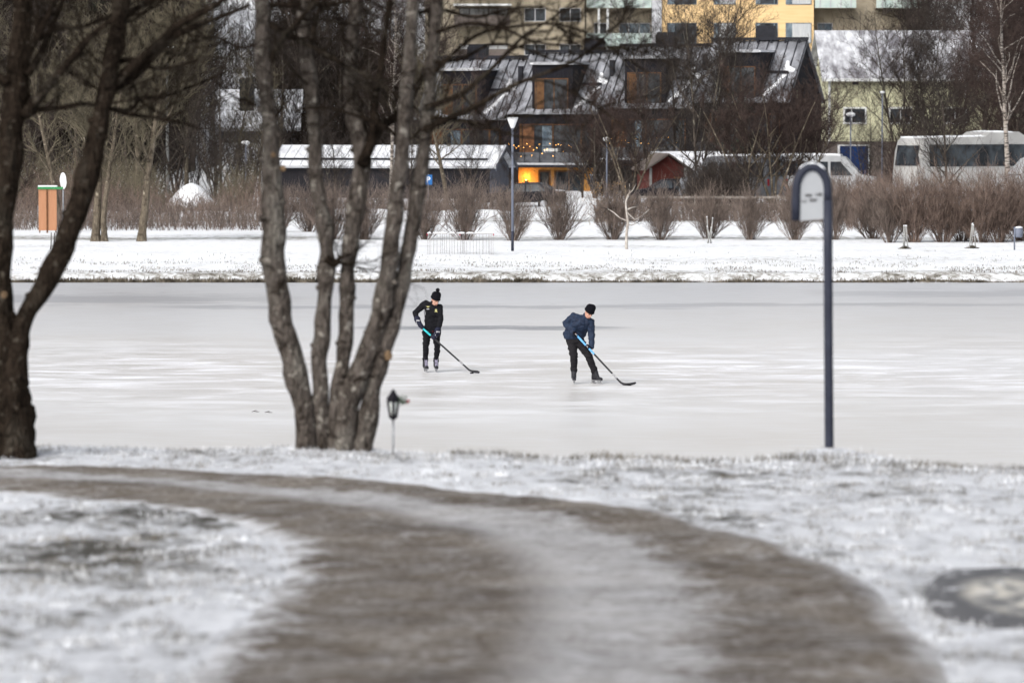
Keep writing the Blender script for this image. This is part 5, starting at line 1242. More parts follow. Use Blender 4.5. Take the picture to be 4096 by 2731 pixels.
    mb = MB(); mb.box(a0 + 1.0, a0 + 1.75, -.05, -.03, zf2 + .2, zf2 + 2.3); mb.build('curtain', M['wood_dark'], f)
    mb = MB(); mb.box(a0 + 2.3, a0 + 3.0, -.05, -.03, zf2 + .2, zf2 + 2.3); mb.build('curtain', M['glass_blue'], f)
    # balcony
    mb = MB(); mb.box(a0 + .5, a1 - .35, -1.7, -.01, zf2 - .32, zf2 - .04); bl = mb.build('balcony', M['dark_trim'], root)
    mb = MB(); mb.box(a0 + .5, a1 - .35, -1.72, -1.702, zf2 - .16, zf2 - .04); mb.build('edge_strip', M['lgrey'], bl)
    mb = MB(); mb.box(a0 + .62, a1 - .5, -1.66, -1.64, zf2 - .03, zf2 + .62); mb.build('railing', M['rail_dark'], bl)
    mb = MB()
    for i in range(6): xx = a0 + .62 + (U - 1.12) * i / 5; mb.box(xx - .02, xx + .02, -1.69, -1.665, zf2 - .04, zf2 + .95)
    mb.box(a0 + .6, a1 - .48, -1.69, -1.64, zf2 + .95, zf2 + 1.0); mb.build('railing_post', M['dark_trim'], bl)
    if u in (1, 2):
        mb = MB(); rng = random.Random(u + 1); n = 30 if u == 1 else 20
        for i in range(n):
            xx = a0 + .55 + (U - .9) * (i + rng.uniform(-.3, .3)) / n; zq = zf2 + (1.05 if u == 2 else .95) + rng.uniform(-.18, .22) - (.45 if u == 1 and i % 4 == 1 else 0); mb.ball((xx, -1.76, zq), .017 if u == 1 else .013, 8, 6)
        mb.build('fairy_lights', M['bulb'], bl)
    # ground floor
    if u == 1:
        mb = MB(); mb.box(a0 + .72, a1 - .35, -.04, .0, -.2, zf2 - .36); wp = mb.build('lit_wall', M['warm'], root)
        window(root, a0 + 2.15, a0 + 2.75, .05, 1.95, -.04, M['wood'], M['glass_dark'], (), .10, 'door')
        window(root, a0 + 3.20, a0 + 4.95, .05, 1.95, -.04, M['wood'], M['glass_dark'], (.5,), .10)
        for dx in (1.25, 5.45):
            mb = MB(); mb.box(a0 + dx - .09, a0 + dx + .09, -.20, -.045, 1.18, 1.42); lp_ = mb.build('wall_lamp', M['dark_trim'], root)
            if dx < 2:
                mb = MB(); mb.box(a0 + dx - .06, a0 + dx + .06, -.17, -.07, 1.425, 1.45); mb.box(a0 + dx - .06, a0 + dx + .06, -.17, -.07, 1.15, 1.175); mb.build('lamp_glass', M['lampglow'], lp_)
                for zz_ in (1.62, .98):
                    ld = bpy.data.lights.new('wall_lamp_light', 'POINT'); ld.energy = 26; ld.color = (1.0, .55, .16); ld.shadow_soft_size = .05
                    lo = bpy.data.objects.new('wall_lamp_light', ld); COL.objects.link(lo); lo.parent = root; lo.location = (a0 + dx, -.34, zz_)
    else:
        window(root, a0 + 1.2, a0 + 2.1, .1, 2.0 + dz * .5, 0, M['wood_dark'], M['glass_dark'], (), .08, 'door')
        window(root, a0 + 2.8, a0 + 4.8, .3, 2.0 + dz * .5, 0, M['wood_dark'], M['glass_dark'], (.5,), .08)
mb = MB(); mb.box(a0 + .2, a0 + .6, -1.1, -.9, 0, 1.0)
mb = MB(); mb.box(Ld - .006, Ld + .05, 2.2, 2.42, 6.6, 7.1); mb.build('vent', M['glass_dark'], root)

# white table on the balcony and planter wall by the door
def local(rt, x, y, z): return Matrix.Translation(rt.location) @ Matrix.Rotation(rt.rotation_euler.z, 4, 'Z') @ Vector((x, y, z))
p = local(root, U + 3.3, -1.2, 2.25 + .324 - .04)
tb = thing('balcony_table', p, 'small white table standing on the balcony among the fairy lights', 'table', None, ang)
mb = MB(); mb.box(-.45, .45, -.3, .3, .72, .90, .02); mb.build('tabletop', M['white'], tb); mb = MB()
for sx in (-.38, .38):
    for sy in (-.24, .24): mb.box(sx - .02, sx + .02, sy - .02, sy + .02, 0, .715)
mb.build('legs', M['white'], tb)
p = local(root, 2 * U - .05, -2.1, 0)
sc_ = thing('screen_wall', (p.x, p.y, .2), 'grey slatted screen with a snowy top right of the lit doorway', 'screen', None, ang)
mb = MB(); mb.box(0, 1.25, 0, .12, 0, 1.75); mb.box(.32, .36, -.03, -.001, 0, 1.74); mb.build('panel', M['slate'], sc_); mb = MB(); mb.box(-.03, 1.28, -.03, .15, 1.753, 1.83, .02); mb.build('snow', M['snow'], sc_)

# ---- long dark shed with a snowy roof, gable end turned half to the lake
Ys = 245.0; sa = R(-14); L = 12.8; Ds = 4.4
xs_ = (2052 - 2048) / FPX * Ys; xr2 = (1958 - 2048) / FPX * Ys
root = thing('long_shed', (xr2 - L * math.cos(sa), Ys - L * math.sin(sa), .75), 'long low charcoal shed with a snow-covered roof and grey gable', 'shed', None, sa)
zs = .75; ze = P(0, 662, Ys).z - zs; zr = P(0, 594, Ys).z - zs + .05
mb = MB(); gable(mb, L, Ds, -.5, ze, zr - .12); mb.build('wall', M['shedw'], root)
mb = MB(); mb.prism([(.06, -.5), (Ds - .06, -.5), (Ds - .06, ze - .05), (Ds / 2, zr - .3), (.06, ze - .05)], L + .003, L + .05, 'x'); mb.build('gable_wall', M['slate'], root)
s_ = (zr - ze) / (Ds / 2); mb = MB(); slope_quad(mb, -.3, L + .45, -.35, ze - .35 * s_ + .12, Ds / 2, zr + .12, .13); slope_quad(mb, -.3, L + .45, Ds + .35, ze - .35 * s_ + .12, Ds / 2 + .002, zr + .12, .13)
rf = mb.build('roof', M['snow_roof'], root)
mb = MB(); ribs(mb, -.3, L + .4, -.33, ze - .33 * s_ + .12, Ds / 2, zr + .12, .62, .045, .035); mb.build('roof_seams', M['lgrey'], rf)
mb = MB(); mb.box(-.3, L - .2, .28, .36, ze + .3 * s_ + .16, ze + .3 * s_ + .27); mb.build('snow_guard', M['dark_trim'], rf)
for sgn, (ya, yb_) in ((0, (-.36, Ds / 2)), (1, (Ds + .36, Ds / 2))):
    mb = MB(); za = ze - .36 * s_ + .10; mb.add([(L + .455, ya, za - .26), (L + .455, yb_, zr + .10 - .26), (L + .455, yb_, zr + .13), (L + .455, ya, za + .03), (L + .50, ya, za - .26), (L + .50, yb_, zr + .10 - .26), (L + .50, yb_, zr + .13), (L + .50, ya, za + .03)],
        [(0, 1, 2, 3), (7, 6, 5, 4), (0, 4, 5, 1), (1, 5, 6, 2), (2, 6, 7, 3), (3, 7, 4, 0)]); mb.build('bargeboard', M['slate'], rf)
mb = MB(); mb.box(-.3, L + .4, -.42, -.353, ze - .35 * s_ + .02, ze - .35 * s_ + .13); mb.build('gutter', M['lgrey'], rf)

# ---- red shed
Yq = 240.0; root = thing('red_shed', (atpx(2600, Yq), Yq, .95), 'small dark red wooden shed with white corner boards and snowy roof', 'shed', None, R(8))
Wd = 145 / FPX * Yq; Ls = 4.3; zb_ = -.4; zw_ = P(0, 672, Yq).z - .95; zp = P(0, 624, Yq).z - .95
mb = MB(); mb.prism([(0, zb_), (Wd, zb_), (Wd, zw_), (Wd / 2, zp), (0, zw_)], 0, Ls, 'y'); mb.build('wall', M['redw'], root)
s_ = (zp - zw_) / (Wd / 2)
mb = MB()
for sg in (-1, 1):
    def rx(u_): return Wd / 2 + sg * u_
    a_, b_ = 0.003, Wd / 2 + .32; za_, zb2 = zp + .06, zp + .06 - b_ * s_
    mb.add([(rx(a_), -.35, za_), (rx(b_), -.35, zb2), (rx(b_), Ls + .2, zb2), (rx(a_), Ls + .2, za_)] + [(rx(a_), -.35, za_ + .09), (rx(b_), -.35, zb2 + .09), (rx(b_), Ls + .2, zb2 + .09), (rx(a_), Ls + .2, za_ + .09)],
        [(0, 1, 2, 3), (7, 6, 5, 4), (0, 4, 5, 1), (1, 5, 6, 2), (2, 6, 7, 3), (3, 7, 4, 0)])
mb.build('roof', M['brownwall'], root)
mb = MB(); mb.box(-.04, .10, -.03, -.002, zb_, zw_); mb.box(Wd - .10, Wd + .04, -.03, -.002, zb_, zw_); mb.build('corner_boards', M['concrete'], root)
mb = MB(); mb.box(Wd * .66, Wd * .88, -.03, -.004, zb_, zw_ - .5); mb.build('door', M['wood_dark'], root)
# low snowy-roofed building behind it
Yq = 247.0; root = thing('low_outbuilding', (atpx(2618, Yq), Yq, .9), 'low brown outbuilding with a snow-covered roof behind the red shed', 'shed')
Lq = 290 / FPX * Yq; z1_ = P(0, 672, Yq).z - .9; z2_ = P(0, 614, Yq).z - .9
mb = MB(); gable(mb, Lq, 5.0, -.4, z1_, z2_ - .1); mb.build('wall', M['brownwall'], root); s_ = (z2_ - z1_) / 2.5
mb = MB(); slope_quad(mb, -.2, Lq + .2, -.3, z1_ - .3 * s_ + .1, 2.5, z2_ + .1); slope_quad(mb, -.2, Lq + .2, 5.3, z1_ - .3 * s_ + .1, 2.502, z2_ + .1); mb.build('roof', M['snow_roof'], root)

# ---- pale green house
Yg = 285.0; x0 = atpx(3312, Yg); root = thing('pale_green_house', (x0, Yg, .5), 'pale green weatherboard house with white windows, blue garage door and snowy roof', 'house', None, R(2))
def zg_(py): return P(0, py, Yg).z - .5
Lg = 700 / FPX * Yg; Dg = 8.6; ze = zg_(303); zr = zg_(150) + .4
def gx(px): return (px - 3312) / FPX * Yg
mb = MB(); gable(mb, Lg, Dg, zg_(566), ze, zr - .15); mb.build('wall', M['greenw'], root)
mb = MB(); mb.box(.05, Lg - .05, .05, Dg - .05, -.8, zg_(567)); mb.build('basement_wall', M['brownwall'], root)
s_ = (zr - ze) / (Dg / 2)
m = seam('patchy_snow_on_tiles', (.16, .155, .17), (.80, .82, .86), .535, 1.6); M['patchy'] = m
mb = MB(); slope_quad(mb, -.5, Lg + .4, -.5, ze - .5 * s_ + .15, Dg / 2, zr + .15); slope_quad(mb, -.5, Lg + .4, Dg + .5, ze - .5 * s_ + .15, Dg / 2 + .002, zr + .15); rf = mb.build('roof', m, root)
mb = MB(); mb.box(-.5, Lg + .4, -.62, -.505, ze - .5 * s_ - .05, ze - .5 * s_ + .14); mb.build('gutter', M['white'], rf)
mb = MB(); mb.box(-.02, .14, -.03, -.002, zg_(566), ze - .1); mb.box(Lg - .14, Lg + .02, -.03, -.002, zg_(566), ze - .1); mb.build('corner_boards', M['white'], root)
mb = MB(); mb.tube([(gx(3860), -.12, ze - .2), (gx(3860), -.12, zg_(420))], [.07, .07], 8); mb.build('downpipe', M['white'], root)
window(root, gx(3378), gx(3458), zg_(490), zg_(436), 0, M['white'], M['glass_dark'], (.34,), .12)
window(root, gx(3408), gx(3432), zg_(340), zg_(328), 0, M['greenw'], M['glass_dark'], (), .06)
window(root, gx(3560), gx(3640), zg_(490), zg_(436), 0, M['white'], M['glass_dark'], (.5,), .12)
window(root, gx(3780), gx(3860), zg_(490), zg_(436), 0, M['white'], M['glass_dark'], (.5,), .12)
mb = MB(); g0, g1 = gx(3358), gx(3472); mb.box(g0 - .14, g0, -.03, .04, -.4, zg_(584)); mb.box(g1, g1 + .14, -.03, .04, -.4, zg_(584)); mb.box(g0 - .14, g1 + .14, -.03, .04, zg_(584) + .002, zg_(580)); gf = mb.build('garage_frame', M['white'], root)
mb = MB(); mb.box(g0, g1, .0, .045, -.4, zg_(586)); mb.build('garage_door', M['bluedoor'], root)

# ---- yellow apartment block with glass balconies
Ya = 342.0; root = thing('apartment_block', (atpx(2350, Ya), Ya, 3.0), 'big ochre apartment block with blue-grey windows and glass balconies above the terrace', 'apartment block')
def az(py): return P(0, py, Ya).z - 3.0
def ax(px): return (px - 2350) / FPX * Ya
top = 19.0
mb = MB(); mb.box(ax(2646), ax(3252), 0, 14, -3, top); mb.build('wall', M['yellow'], root)
mb = MB(); mb.box(ax(2350), ax(2608), 1.6, 14, -3, top - .3); mb.build('recessed_wall', M['beige'], root)
mb = MB(); mb.box(ax(3254), ax(3700), 1.6, 14.2, -3, top - .3); mb.build('recessed_wall', M['beige'], root)
mb = MB(); mb.box(ax(2606), ax(2645), -.25, .6, -3, top); mb.build('column', M['lgrey'], root)
for r_, (zt_, zb2) in enumerate([(95, 172), (-58, 17), (-210, -135), (248, 325)]):
    for c_, (a_, b_) in enumerate([(2670, 2782), (2855, 2938), (3022, 3106), (3142, 3240)]):
        f = window(root, ax(a_), ax(b_), az(zb2), az(zt_), 0, M['glass_blue'], M['glass_dark'] if c_ in (0, 2) else M['curtain'], (.22,) if c_ != 2 else (.86,), .05)
        mb = MB(); w0 = (b_ - a_) * .2; mb.box(ax(a_) + .02, ax(a_ + w0), -.035, -.024, az(zb2) + .02, az(zt_) - .02); mb.build('blind', M['glass_blue'], f)
for zf_ in (172, 17, -137, 325):
    for (a_, b_, nm) in ((2345, 2604, 'balcony'), (3256, 3420, 'balcony'), (3500, 3700, 'balcony')):
        mb = MB(); mb.box(ax(a_), ax(b_), -.2, 1.59, az(zf_ + 18), az(zf_ + 10)); bl = mb.build(nm, M['beige'], root)
        mb = MB(); mb.box(ax(a_), ax(b_), -.26, -.205, az(zf_ + 16), az(zf_ - 38)); mb.build('railing', M['rail_glass'], bl)
        mb = MB()
        for q in range(4): xx = ax(a_ + (b_ - a_) * (q + .5) / 4); mb.box(xx - .04, xx + .04, -.30, -.262, az(zf_ + 16), az(zf_ - 40))
        mb.build('railing_post', M['lgrey'], bl)
    window(root, ax(2480), ax(2600), az(zf_ - 2), az(zf_ - 78), 1.6, M['lgrey'], M['glass_blue'], (.3, .65), .06)
    window(root, ax(2380), ax(2435), az(zf_ - 2), az(zf_ - 78), 1.6, M['lgrey'], M['glass_dark'], (), .06)
    window(root, ax(3275), ax(3330), az(zf_ - 2), az(zf_ - 78), 1.6, M['lgrey'], M['glass_blue'], (), .06)
for q in (2390, 2425):
    mb = MB(); mb.box(ax(q), ax(q + 9), -.18, .05, -3, top - .5); mb.build('column', M['white'], root)

# ---- beige block behind the left units
Yb = 350.0; root = thing('beige_apartment_block', (atpx(1700, Yb), Yb, 3.0), 'beige brick block with dark glazed balcony above the left end of the terrace', 'apartment block')
def bz(py): return P(0, py, Yb).z - 3.0
def bx(px): return (px - 1700) / FPX * Yb
mb = MB(); mb.box(0, bx(2338), 0, 12, -3, 17); mb.build('wall', M['beige'], root)
for zt_, zb2 in ((36, 104), (-110, -42), (180, 240)):
    mb = MB(); mb.box(bx(1818), bx(2040), -1.3, -.002, bz(zb2) - .05, bz(zb2) + .12); bl = mb.build('balcony', M['beige'], root)
    mb = MB(); mb.box(bx(1818), bx(2040), -1.34, -1.302, bz(zb2) - .02, bz(zb2) + .85); mb.build('railing', M['brownwall'], bl)
    window(root, bx(1840), bx(2030), bz(zb2) + .05, bz(zt_), 0, M['brownwall'], M['curtain'], (.2, .4, .6, .8), .06)
    window(root, bx(2100), bx(2180), bz(zb2) + .4, bz(zt_), 0, M['lgrey'], M['glass_dark'], (.5,), .06)
    window(root, bx(2240), bx(2320), bz(zb2) + .4, bz(zt_), 0, M['lgrey'], M['glass_dark'], (.5,), .06)
mb = MB(); mb.box(bx(1815), bx(2045), -1.5, -.002, bz(26), bz(18)); mb.build('canopy', M['white'], root)

# ---- left hillside houses
def simple_house(px0, px1, Y, py_ridge, py_eave, py_base, wall, label, D=8.0, wins=(), chim=None, roofm=None, rz=0):
    zb0 = z_far(atpx((px0 + px1) / 2, Y), Y) - .5
    rt = thing('hillside_house', (atpx(px0, Y), Y, zb0), label, 'house', None, rz)
    L_ = (px1 - px0) / FPX * Y; fz = lambda py: P(0, py, Y).z - zb0; e, r = fz(py_eave), fz(py_ridge) + .3
    m_ = MB(); gable(m_, L_, D, -1.0, e, r - .12); m_.build('wall', wall, rt); s2 = (r - e) / (D / 2)
    m_ = MB(); slope_quad(m_, -.4, L_ + .4, -.5, e - .5 * s2 + .15, D / 2, r + .15, .18); slope_quad(m_, -.4, L_ + .4, D + .5, e - .5 * s2 + .15, D / 2 + .002, r + .15, .18); rf_ = m_.build('roof', roofm or M['snow_roof'], rt)
    m_ = MB(); m_.box(-.4, L_ + .4, -.6, -.505, e - .5 * s2 - .1, e - .5 * s2 + .14); m_.build('gutter', M['lgrey'], rf_)
    for a_, b_, t_, bo in wins: window(rt, (a_ - px0) / FPX * Y, (b_ - px0) / FPX * Y, fz(bo), fz(t_), 0, M['lgrey'], M['glass_dark'], (.5,), .07)
    for c in (chim or []):
        m_ = MB(); m_.box((c[0] - px0) / FPX * Y, (c[1] - px0) / FPX * Y, 1.2, 2.2, fz(c[3]), fz(c[2])); m_.build('chimney', M['dark_trim'], rf_)
    return rt
simple_house(768, 1330, 322, 62, 205, 330, M['brownwall'], 'brown house under a broad snow-covered roof high on the left hillside', wins=[(905, 985, 262, 310), (1010, 1040, 262, 320), (1120, 1180, 262, 310)])
simple_house(884, 1180, 272, 385, 500, 640, M['slate'], 'grey house with steep snowy roof and black chimney left of the clump stems', D=7, chim=[(955, 1012, 312, 470)], wins=[(900, 930, 560, 620), (1020, 1060, 560, 620)])
simple_house(800, 1050, 296, 318, 366, 440, M['orange_brick'], 'low orange brick house seen between the two snowy roofs', D=6, wins=[(850, 880, 380, 410)])
simple_house(-60, 60, 300, 385, 520, 640, M['cream'], 'pale house at the far left edge behind the forked tree', D=7)
simple_house(1180, 1560, 330, 60, 150, 300, M['beige'], 'snowy-roofed house on the hill seen between the clump stems', wins=[(1240, 1290, 190, 240), (1400, 1450, 190, 240)])
Yc = 400.0; root = thing('cream_apartment_block', (atpx(60, Yc), Yc, 10), 'cream coloured block on the hilltop seen through branches at top left', 'apartment block')
cz = lambda py: P(0, py, Yc).z - 10; cx = lambda px: (px - 60) / FPX * Yc
mb = MB(); mb.box(0, cx(1030), 0, 12, -4, 18); mb.build('wall', M['cream'], root)
mb = MB(); mb.box(cx(885), cx(1005), -.5, -.002, cz(28), cz(18)); mb.build('awning', M['orange_brick'], root)
for (a_, b_) in ((880, 1000), (300, 360), (150, 210), (450, 510)): window(root, cx(a_), cx(b_), cz(64), cz(32), 0, M['lgrey'], M['glass_dark'], (.33, .66), .08)

# ================================================================== VEHICLES
M['vanwhite'] = simple('white_vehicle_paint', (.46, .47, .48), (.38, .39, .40), 1.5, .35)
M['vangrey'] = simple('silver_vehicle_paint', (.22, .23, .25), (.17, .18, .20), 1.5, .3)
M['busw'] = simple('cream_white_coach_paint', (.46, .455, .44), (.36, .355, .345), 1.0, .4)
M['tyre'] = simple('tyre_rubber', (.02, .02, .021), None, 8, .9)
M['carblack'] = simple('black_car_paint', (.015, .015, .02), None, 2, .2)
M['tail'] = simple('red_tail_light', (.42, .01, .02), None, 8, .3)
M['orange'] = simple('amber_marker', (.55, .26, .03), None, 8, .4)
def vehicle(name, loc, rz, prof, W, paint, label, cat, wins, wheels, snow, front=None, rear=None, lights=(), wr=.34, bev=.10, group=None):
    """prof: side outline (x,z); the body is wider at the sills than at the roof"""
    rt = thing(name, loc, label, cat, group, rz); zt = max(p[1] for p in prof); n = len(prof); V = []; F = []
    def hw(z): return W / 2 * (1 - .10 * max(0, (z - zt * .55) / (zt * .45)) ** 1.5)
    cxm = sum(p[0] for p in prof) / n; czm = sum(p[1] for p in prof) / n
    for sgn, ins in ((-1, .06), (-1, 0), (1, 0), (1, .06)):
        for x, z in prof:
            h_ = hw(z); k_ = 1 - (.035 if ins else 0)
            V.append((cxm + (x - cxm) * k_, sgn * (h_ - (0 if ins else bev * .5)), czm + (z - czm) * k_))
    F.append(tuple(range(n))); F.append(tuple(range(4 * n - 1, 3 * n - 1, -1)))
    for r_ in range(3):
        for i in range(n): F.append((r_ * n + i, r_ * n + (i + 1) % n, (r_ + 1) * n + (i + 1) % n, (r_ + 1) * n + i))
    m_ = MB(); m_.add(V, F, True); bd = m_.build('body', paint, rt)
    for p in bd.data.polygons: p.use_smooth = len(p.vertices) == 4
    for w_ in wins:
        for sgn in (-1, 1):
            m_ = MB(); pts = [(cxm + (x - cxm), sgn * (hw(z) + .012), z) for x, z in w_]; pts2 = [(x, sgn * (hw(z) - .12), z) for x, z in w_]
            k = len(w_); m_.add(pts + pts2, [tuple(range(k)), tuple(range(2 * k - 1, k - 1, -1))] + [(i, (i + 1) % k, (i + 1) % k + k, i + k) for i in range(k)]); m_.build('side_window', M['glass_dark'], rt)
    for q in (front, rear):
        if q:
            (xa, za), (xb, zb3), inset, off = q; m_ = MB(); ha, hb_ = hw(za) - inset, hw(zb3) - inset
            m_.add([(xa + off, -ha, za), (xa + off, ha, za), (xb + off, hb_, zb3), (xb + off, -hb_, zb3), (xa - off * 2, -ha, za), (xa - off * 2, ha, za), (xb - off * 2, hb_, zb3), (xb - off * 2, -hb_, zb3)],
                [(0, 1, 2, 3), (7, 6, 5, 4), (0, 4, 5, 1), (1, 5, 6, 2), (2, 6, 7, 3), (3, 7, 4, 0)]); m_.build('windscreen' if q is front else 'rear_window', M['glass_dark'], rt)
    for x in wheels:
        for sgn in (-1, 1):
            y = sgn * (W / 2 - .10); m_ = MB(); m_.tube([(x, y - .11, wr), (x, y + .12, wr)], [wr, wr], 20, smooth=False); wh = m_.build('wheel', M['tyre'], rt)
            m_ = MB(); m_.tube([(x, y + sgn * .121, wr), (x, y + sgn * .14, wr)], [wr * .6, wr * .5], 12, smooth=False); m_.build('rim', M['lgrey'], wh)
    if snow:
        x0_, x1_, zs_ = snow; m_ = MB(); rng = random.Random(int(x1_ * 10)); nx = 18; rows_ = []
        for i in range(nx + 1):
            t = i / nx; x = x0_ + (x1_ - x0_) * t; e = min(1, 6 * min(t, 1 - t) + .15)
            for j in range(5): yy = (j / 4 - .5) * 2 * (W / 2 * .90); rows_.append((x, yy, zs_(x) + (.05 + .05 * noise.noise(Vector((x, yy, 1)))) * e * (.3 if j in (0, 4) else 1)))
        base_ = len(rows_); m_.add(rows_ + [(x, y, z - .10) for x, y, z in rows_], [(i * 5 + j, i * 5 + j + 1, i * 5 + j + 6, i * 5 + j + 5) for i in range(nx) for j in range(4)] +
            [(i * 5 + j, (i + 1) * 5 + j, (i + 1) * 5 + j + base_, i * 5 + j + base_) for i in range(nx) for j in (0, 4)] + [(j, j + 1, j + 1 + base_, j + base_) for j in range(4)] + [(nx * 5 + j, nx * 5 + j + 1, nx * 5 + j + 1 + base_, nx * 5 + j + base_) for j in range(4)], True)
        m_.build('snow', M['snow'], rt)
    for (nm, x, y, z, sx, sy, sz, mt_) in lights:
        m_ = MB(); m_.box(x - sx, x + sx, y - sy, y + sy, z - sz, z + sz, .01); m_.build(nm, mt_, rt)
    return rt
# coach: x grows from the front (left) to the back
hb = 3.45
prof = [(0.05, .35), (-.02, .9), (0.02, 1.5), (.14, 2.6), (.30, 3.22), (.55, 3.40), (4.0, hb), (4.9, hb + .02), (5.3, hb + .27), (7.4, hb + .27), (7.9, hb), (11.9, hb - .02), (12.1, 3.2), (12.15, .35)]
Yv = 243.0
gz = z_far(atpx(3620, Yv), Yv)
vehicle('coach', (atpx(3622, Yv), Yv, max(gz, 1.05)), R(33), prof, 2.5, M['busw'], 'white coach with dark side windows and snow on its roof behind the reddish shrubs', 'coach',
    [[(.75, 1.75), (11.6, 1.75), (11.6, 3.0), (.75, 3.0)]], (2.6, 9.6), (.5, 11.9, lambda x: hb + (.27 if 5.3 < x < 7.4 else (.0))), front=((.045, 1.80), (.20, 2.95), .22, -.03),
    lights=[('headlight', .0, -.9, .7, .06, .16, .1, M['lgrey']), ('headlight', .0, .9, .7, .06, .16, .1, M['lgrey']), ('side_mirror', -.1, -1.2, 2.1, .06, .06, .22, M['dark_trim'])], wr=.48)
# grey minibus seen from its rear corner, white van right of it
vp = [(0, .4), (.05, 1.1), (.12, 1.35), (.9, 1.5), (1.75, 2.45), (2.2, 2.58), (5.6, 2.6), (5.75, 2.5), (5.85, 1.3), (5.9, .4)]
def mkvan(px, Y, rz, paint, label, flip=False, lights=()):
    x = atpx(px, Y); z = max(z_far(x, Y), .95)
    return vehicle('van', (x, Y, z), rz, vp, 2.0, paint, label, 'van', [[(1.35, 1.45), (2.55, 1.45), (2.55, 2.2), (2.0, 2.2)], [(2.7, 1.45), (4.1, 1.45), (4.1, 2.2), (2.7, 2.2)], [(4.25, 1.45), (5.6, 1.45), (5.55, 2.2), (4.25, 2.2)]],
        (1.05, 4.75), (2.0, 5.7, lambda x: 2.60), front=((1.0, 1.58), (1.72, 2.35), .18, -.03), rear=((5.855, 1.45), (5.79, 2.25), .22, .03),
        lights=[('tail_light', 5.86, -.88, 1.15, .04, .07, .18, M['tail']), ('tail_light', 5.86, .88, 1.15, .04, .07, .18, M['tail']), ('headlight', .08, -.78, .95, .05, .15, .1, M['lgrey']), ('headlight', .08, .78, .95, .05, .15, .1, M['lgrey'])])
mkvan(2755, 233, R(-38), M['vangrey'], 'silver grey van with red tail lights parked left of the hoop sign')
mkvan(3510, 236, R(180 - 8), M['vanwhite'], 'white van with thick snow on its roof behind the hoop sign')
mkvan(3990, 225, R(20), M['vanwhite'], 'white van half cut by the right edge, below the coach')
cp = [(0, .35), (.02, .62), (.25, .80), (1.2, .92), (1.9, 1.38), (2.3, 1.45), (3.2, 1.44), (3.9, 1.05), (4.35, .98), (4.42, .4)]
x = atpx(1900, 232); vehicle('parked_car', (atpx(1935, 232), 232, .62), R(-12), cp, 1.8, M['carblack'], 'black car with snow on its bonnet parked before the lit doorway', 'car', [[(1.45, .95), (2.45, .95), (2.45, 1.36), (1.95, 1.36)], [(2.55, .95), (3.6, 1.0), (3.2, 1.36), (2.55, 1.36)]], (.85, 3.5), (3.6, 4.35, lambda x: 1.0), wr=.31, bev=.06, front=((1.25, .98), (1.85, 1.36), .15, -.02), rear=((3.86, 1.10), (3.3, 1.40), .15, .02))
vehicle('parked_car', (atpx(2505, 236), 236, .75), R(4), cp, 1.8, M['carblack'], 'dark car left of the red shed, mostly hidden by shrubs', 'car', [[(1.45, .95), (2.45, .95), (2.45, 1.36), (1.95, 1.36)], [(2.55, .95), (3.6, 1.0), (3.2, 1.36), (2.55, 1.36)]], (.85, 3.5), None, wr=.31, bev=.06)

# ================================================================== STREET FURNITURE
M['pole'] = simple('blue_grey_lamp_pole', (.17, .19, .24), (.13, .145, .19), 2, .45)
M['lampwhite'] = simple('opal_lamp_shade', (.78, .79, .80), (.70, .71, .73), 3, .4)
M['sack'] = simple('pole_collar', (.035, .04, .06), None, 2, .5)
Yl = FPX * (H - .55) / (1000 - 480); x = atpx(2050, Yl); z0 = z_far(x, Yl); root = thing('street_lamp', (x, Yl, z0), 'tall lamp post with a white triangular funnel head on the far lawn', 'street lamp')
hz = lambda py: P(0, py, Yl).z - z0
mb = MB(); mb.tube([(0, 0, -.1), (0, 0, hz(510))], [.052, .042], 12); mb.build('pole', M['pole'], root)
mb = MB(); mb.tube([(0, 0, 0), (0, 0, hz(925))], [.056, .056], 12); mb.build('collar', M['sack'], root)
mb = MB(); mb.tube([(0, 0, hz(514)), (0, 0, hz(508)), (0, 0, hz(474)), (0, 0, hz(469))], [.06, .085, .21, .218], 20); mb.build('lamp_head', M['lampwhite'], root)
def globe_lamp(px, Y, pyt, pyb, w, label, stretch=.6):
    x = atpx(px, Y); z0 = z_far(x, Y); rt = thing('street_lamp', (x, Y, z0), label, 'street lamp'); hh = P(0, pyt, Y).z - z0
    m_ = MB(); m_.tube([(0, 0, -.1), (0, 0, hh)], [.05, .04], 10); m_.build('pole', M['pole'], rt)
    m_ = MB(); m_.ball((0, 0, hh + w * stretch * .4), (w, w, w * stretch), 16, 10); m_.build('lamp_head', M['lampwhite'], rt)
globe_lamp(2427, 240, 560, 780, .22, 'lamp post with white dome head left of the red shed')
globe_lamp(3401, 240, 462, 650, .26, 'lamp post with white mushroom head before the green house window', .5)
globe_lamp(984, 236, 575, 760, .24, 'lamp post with white dome head left of the clump stems', .5)
globe_lamp(3527, 262, 372, 540, .16, 'small lamp post among the trees in front of the green house', .5)
Yt = 250.0; x = atpx(671, Yt); z0 = z_far(x, Yt); root = thing('street_lamp', (x, Yt, z0), 'tall grey mast lamp with a flat twin head in front of the wood', 'street lamp'); hh = P(0, 192, Yt).z - z0
mb = MB(); mb.tube([(0, 0, -.1), (0, 0, hh)], [.10, .07], 10); mb.build('pole', M['concrete'], root)
mb = MB(); mb.box(-.42, .42, -.12, .12, hh, hh + .09, .02); mb.build('lamp_head', M['lampwhite'], root)
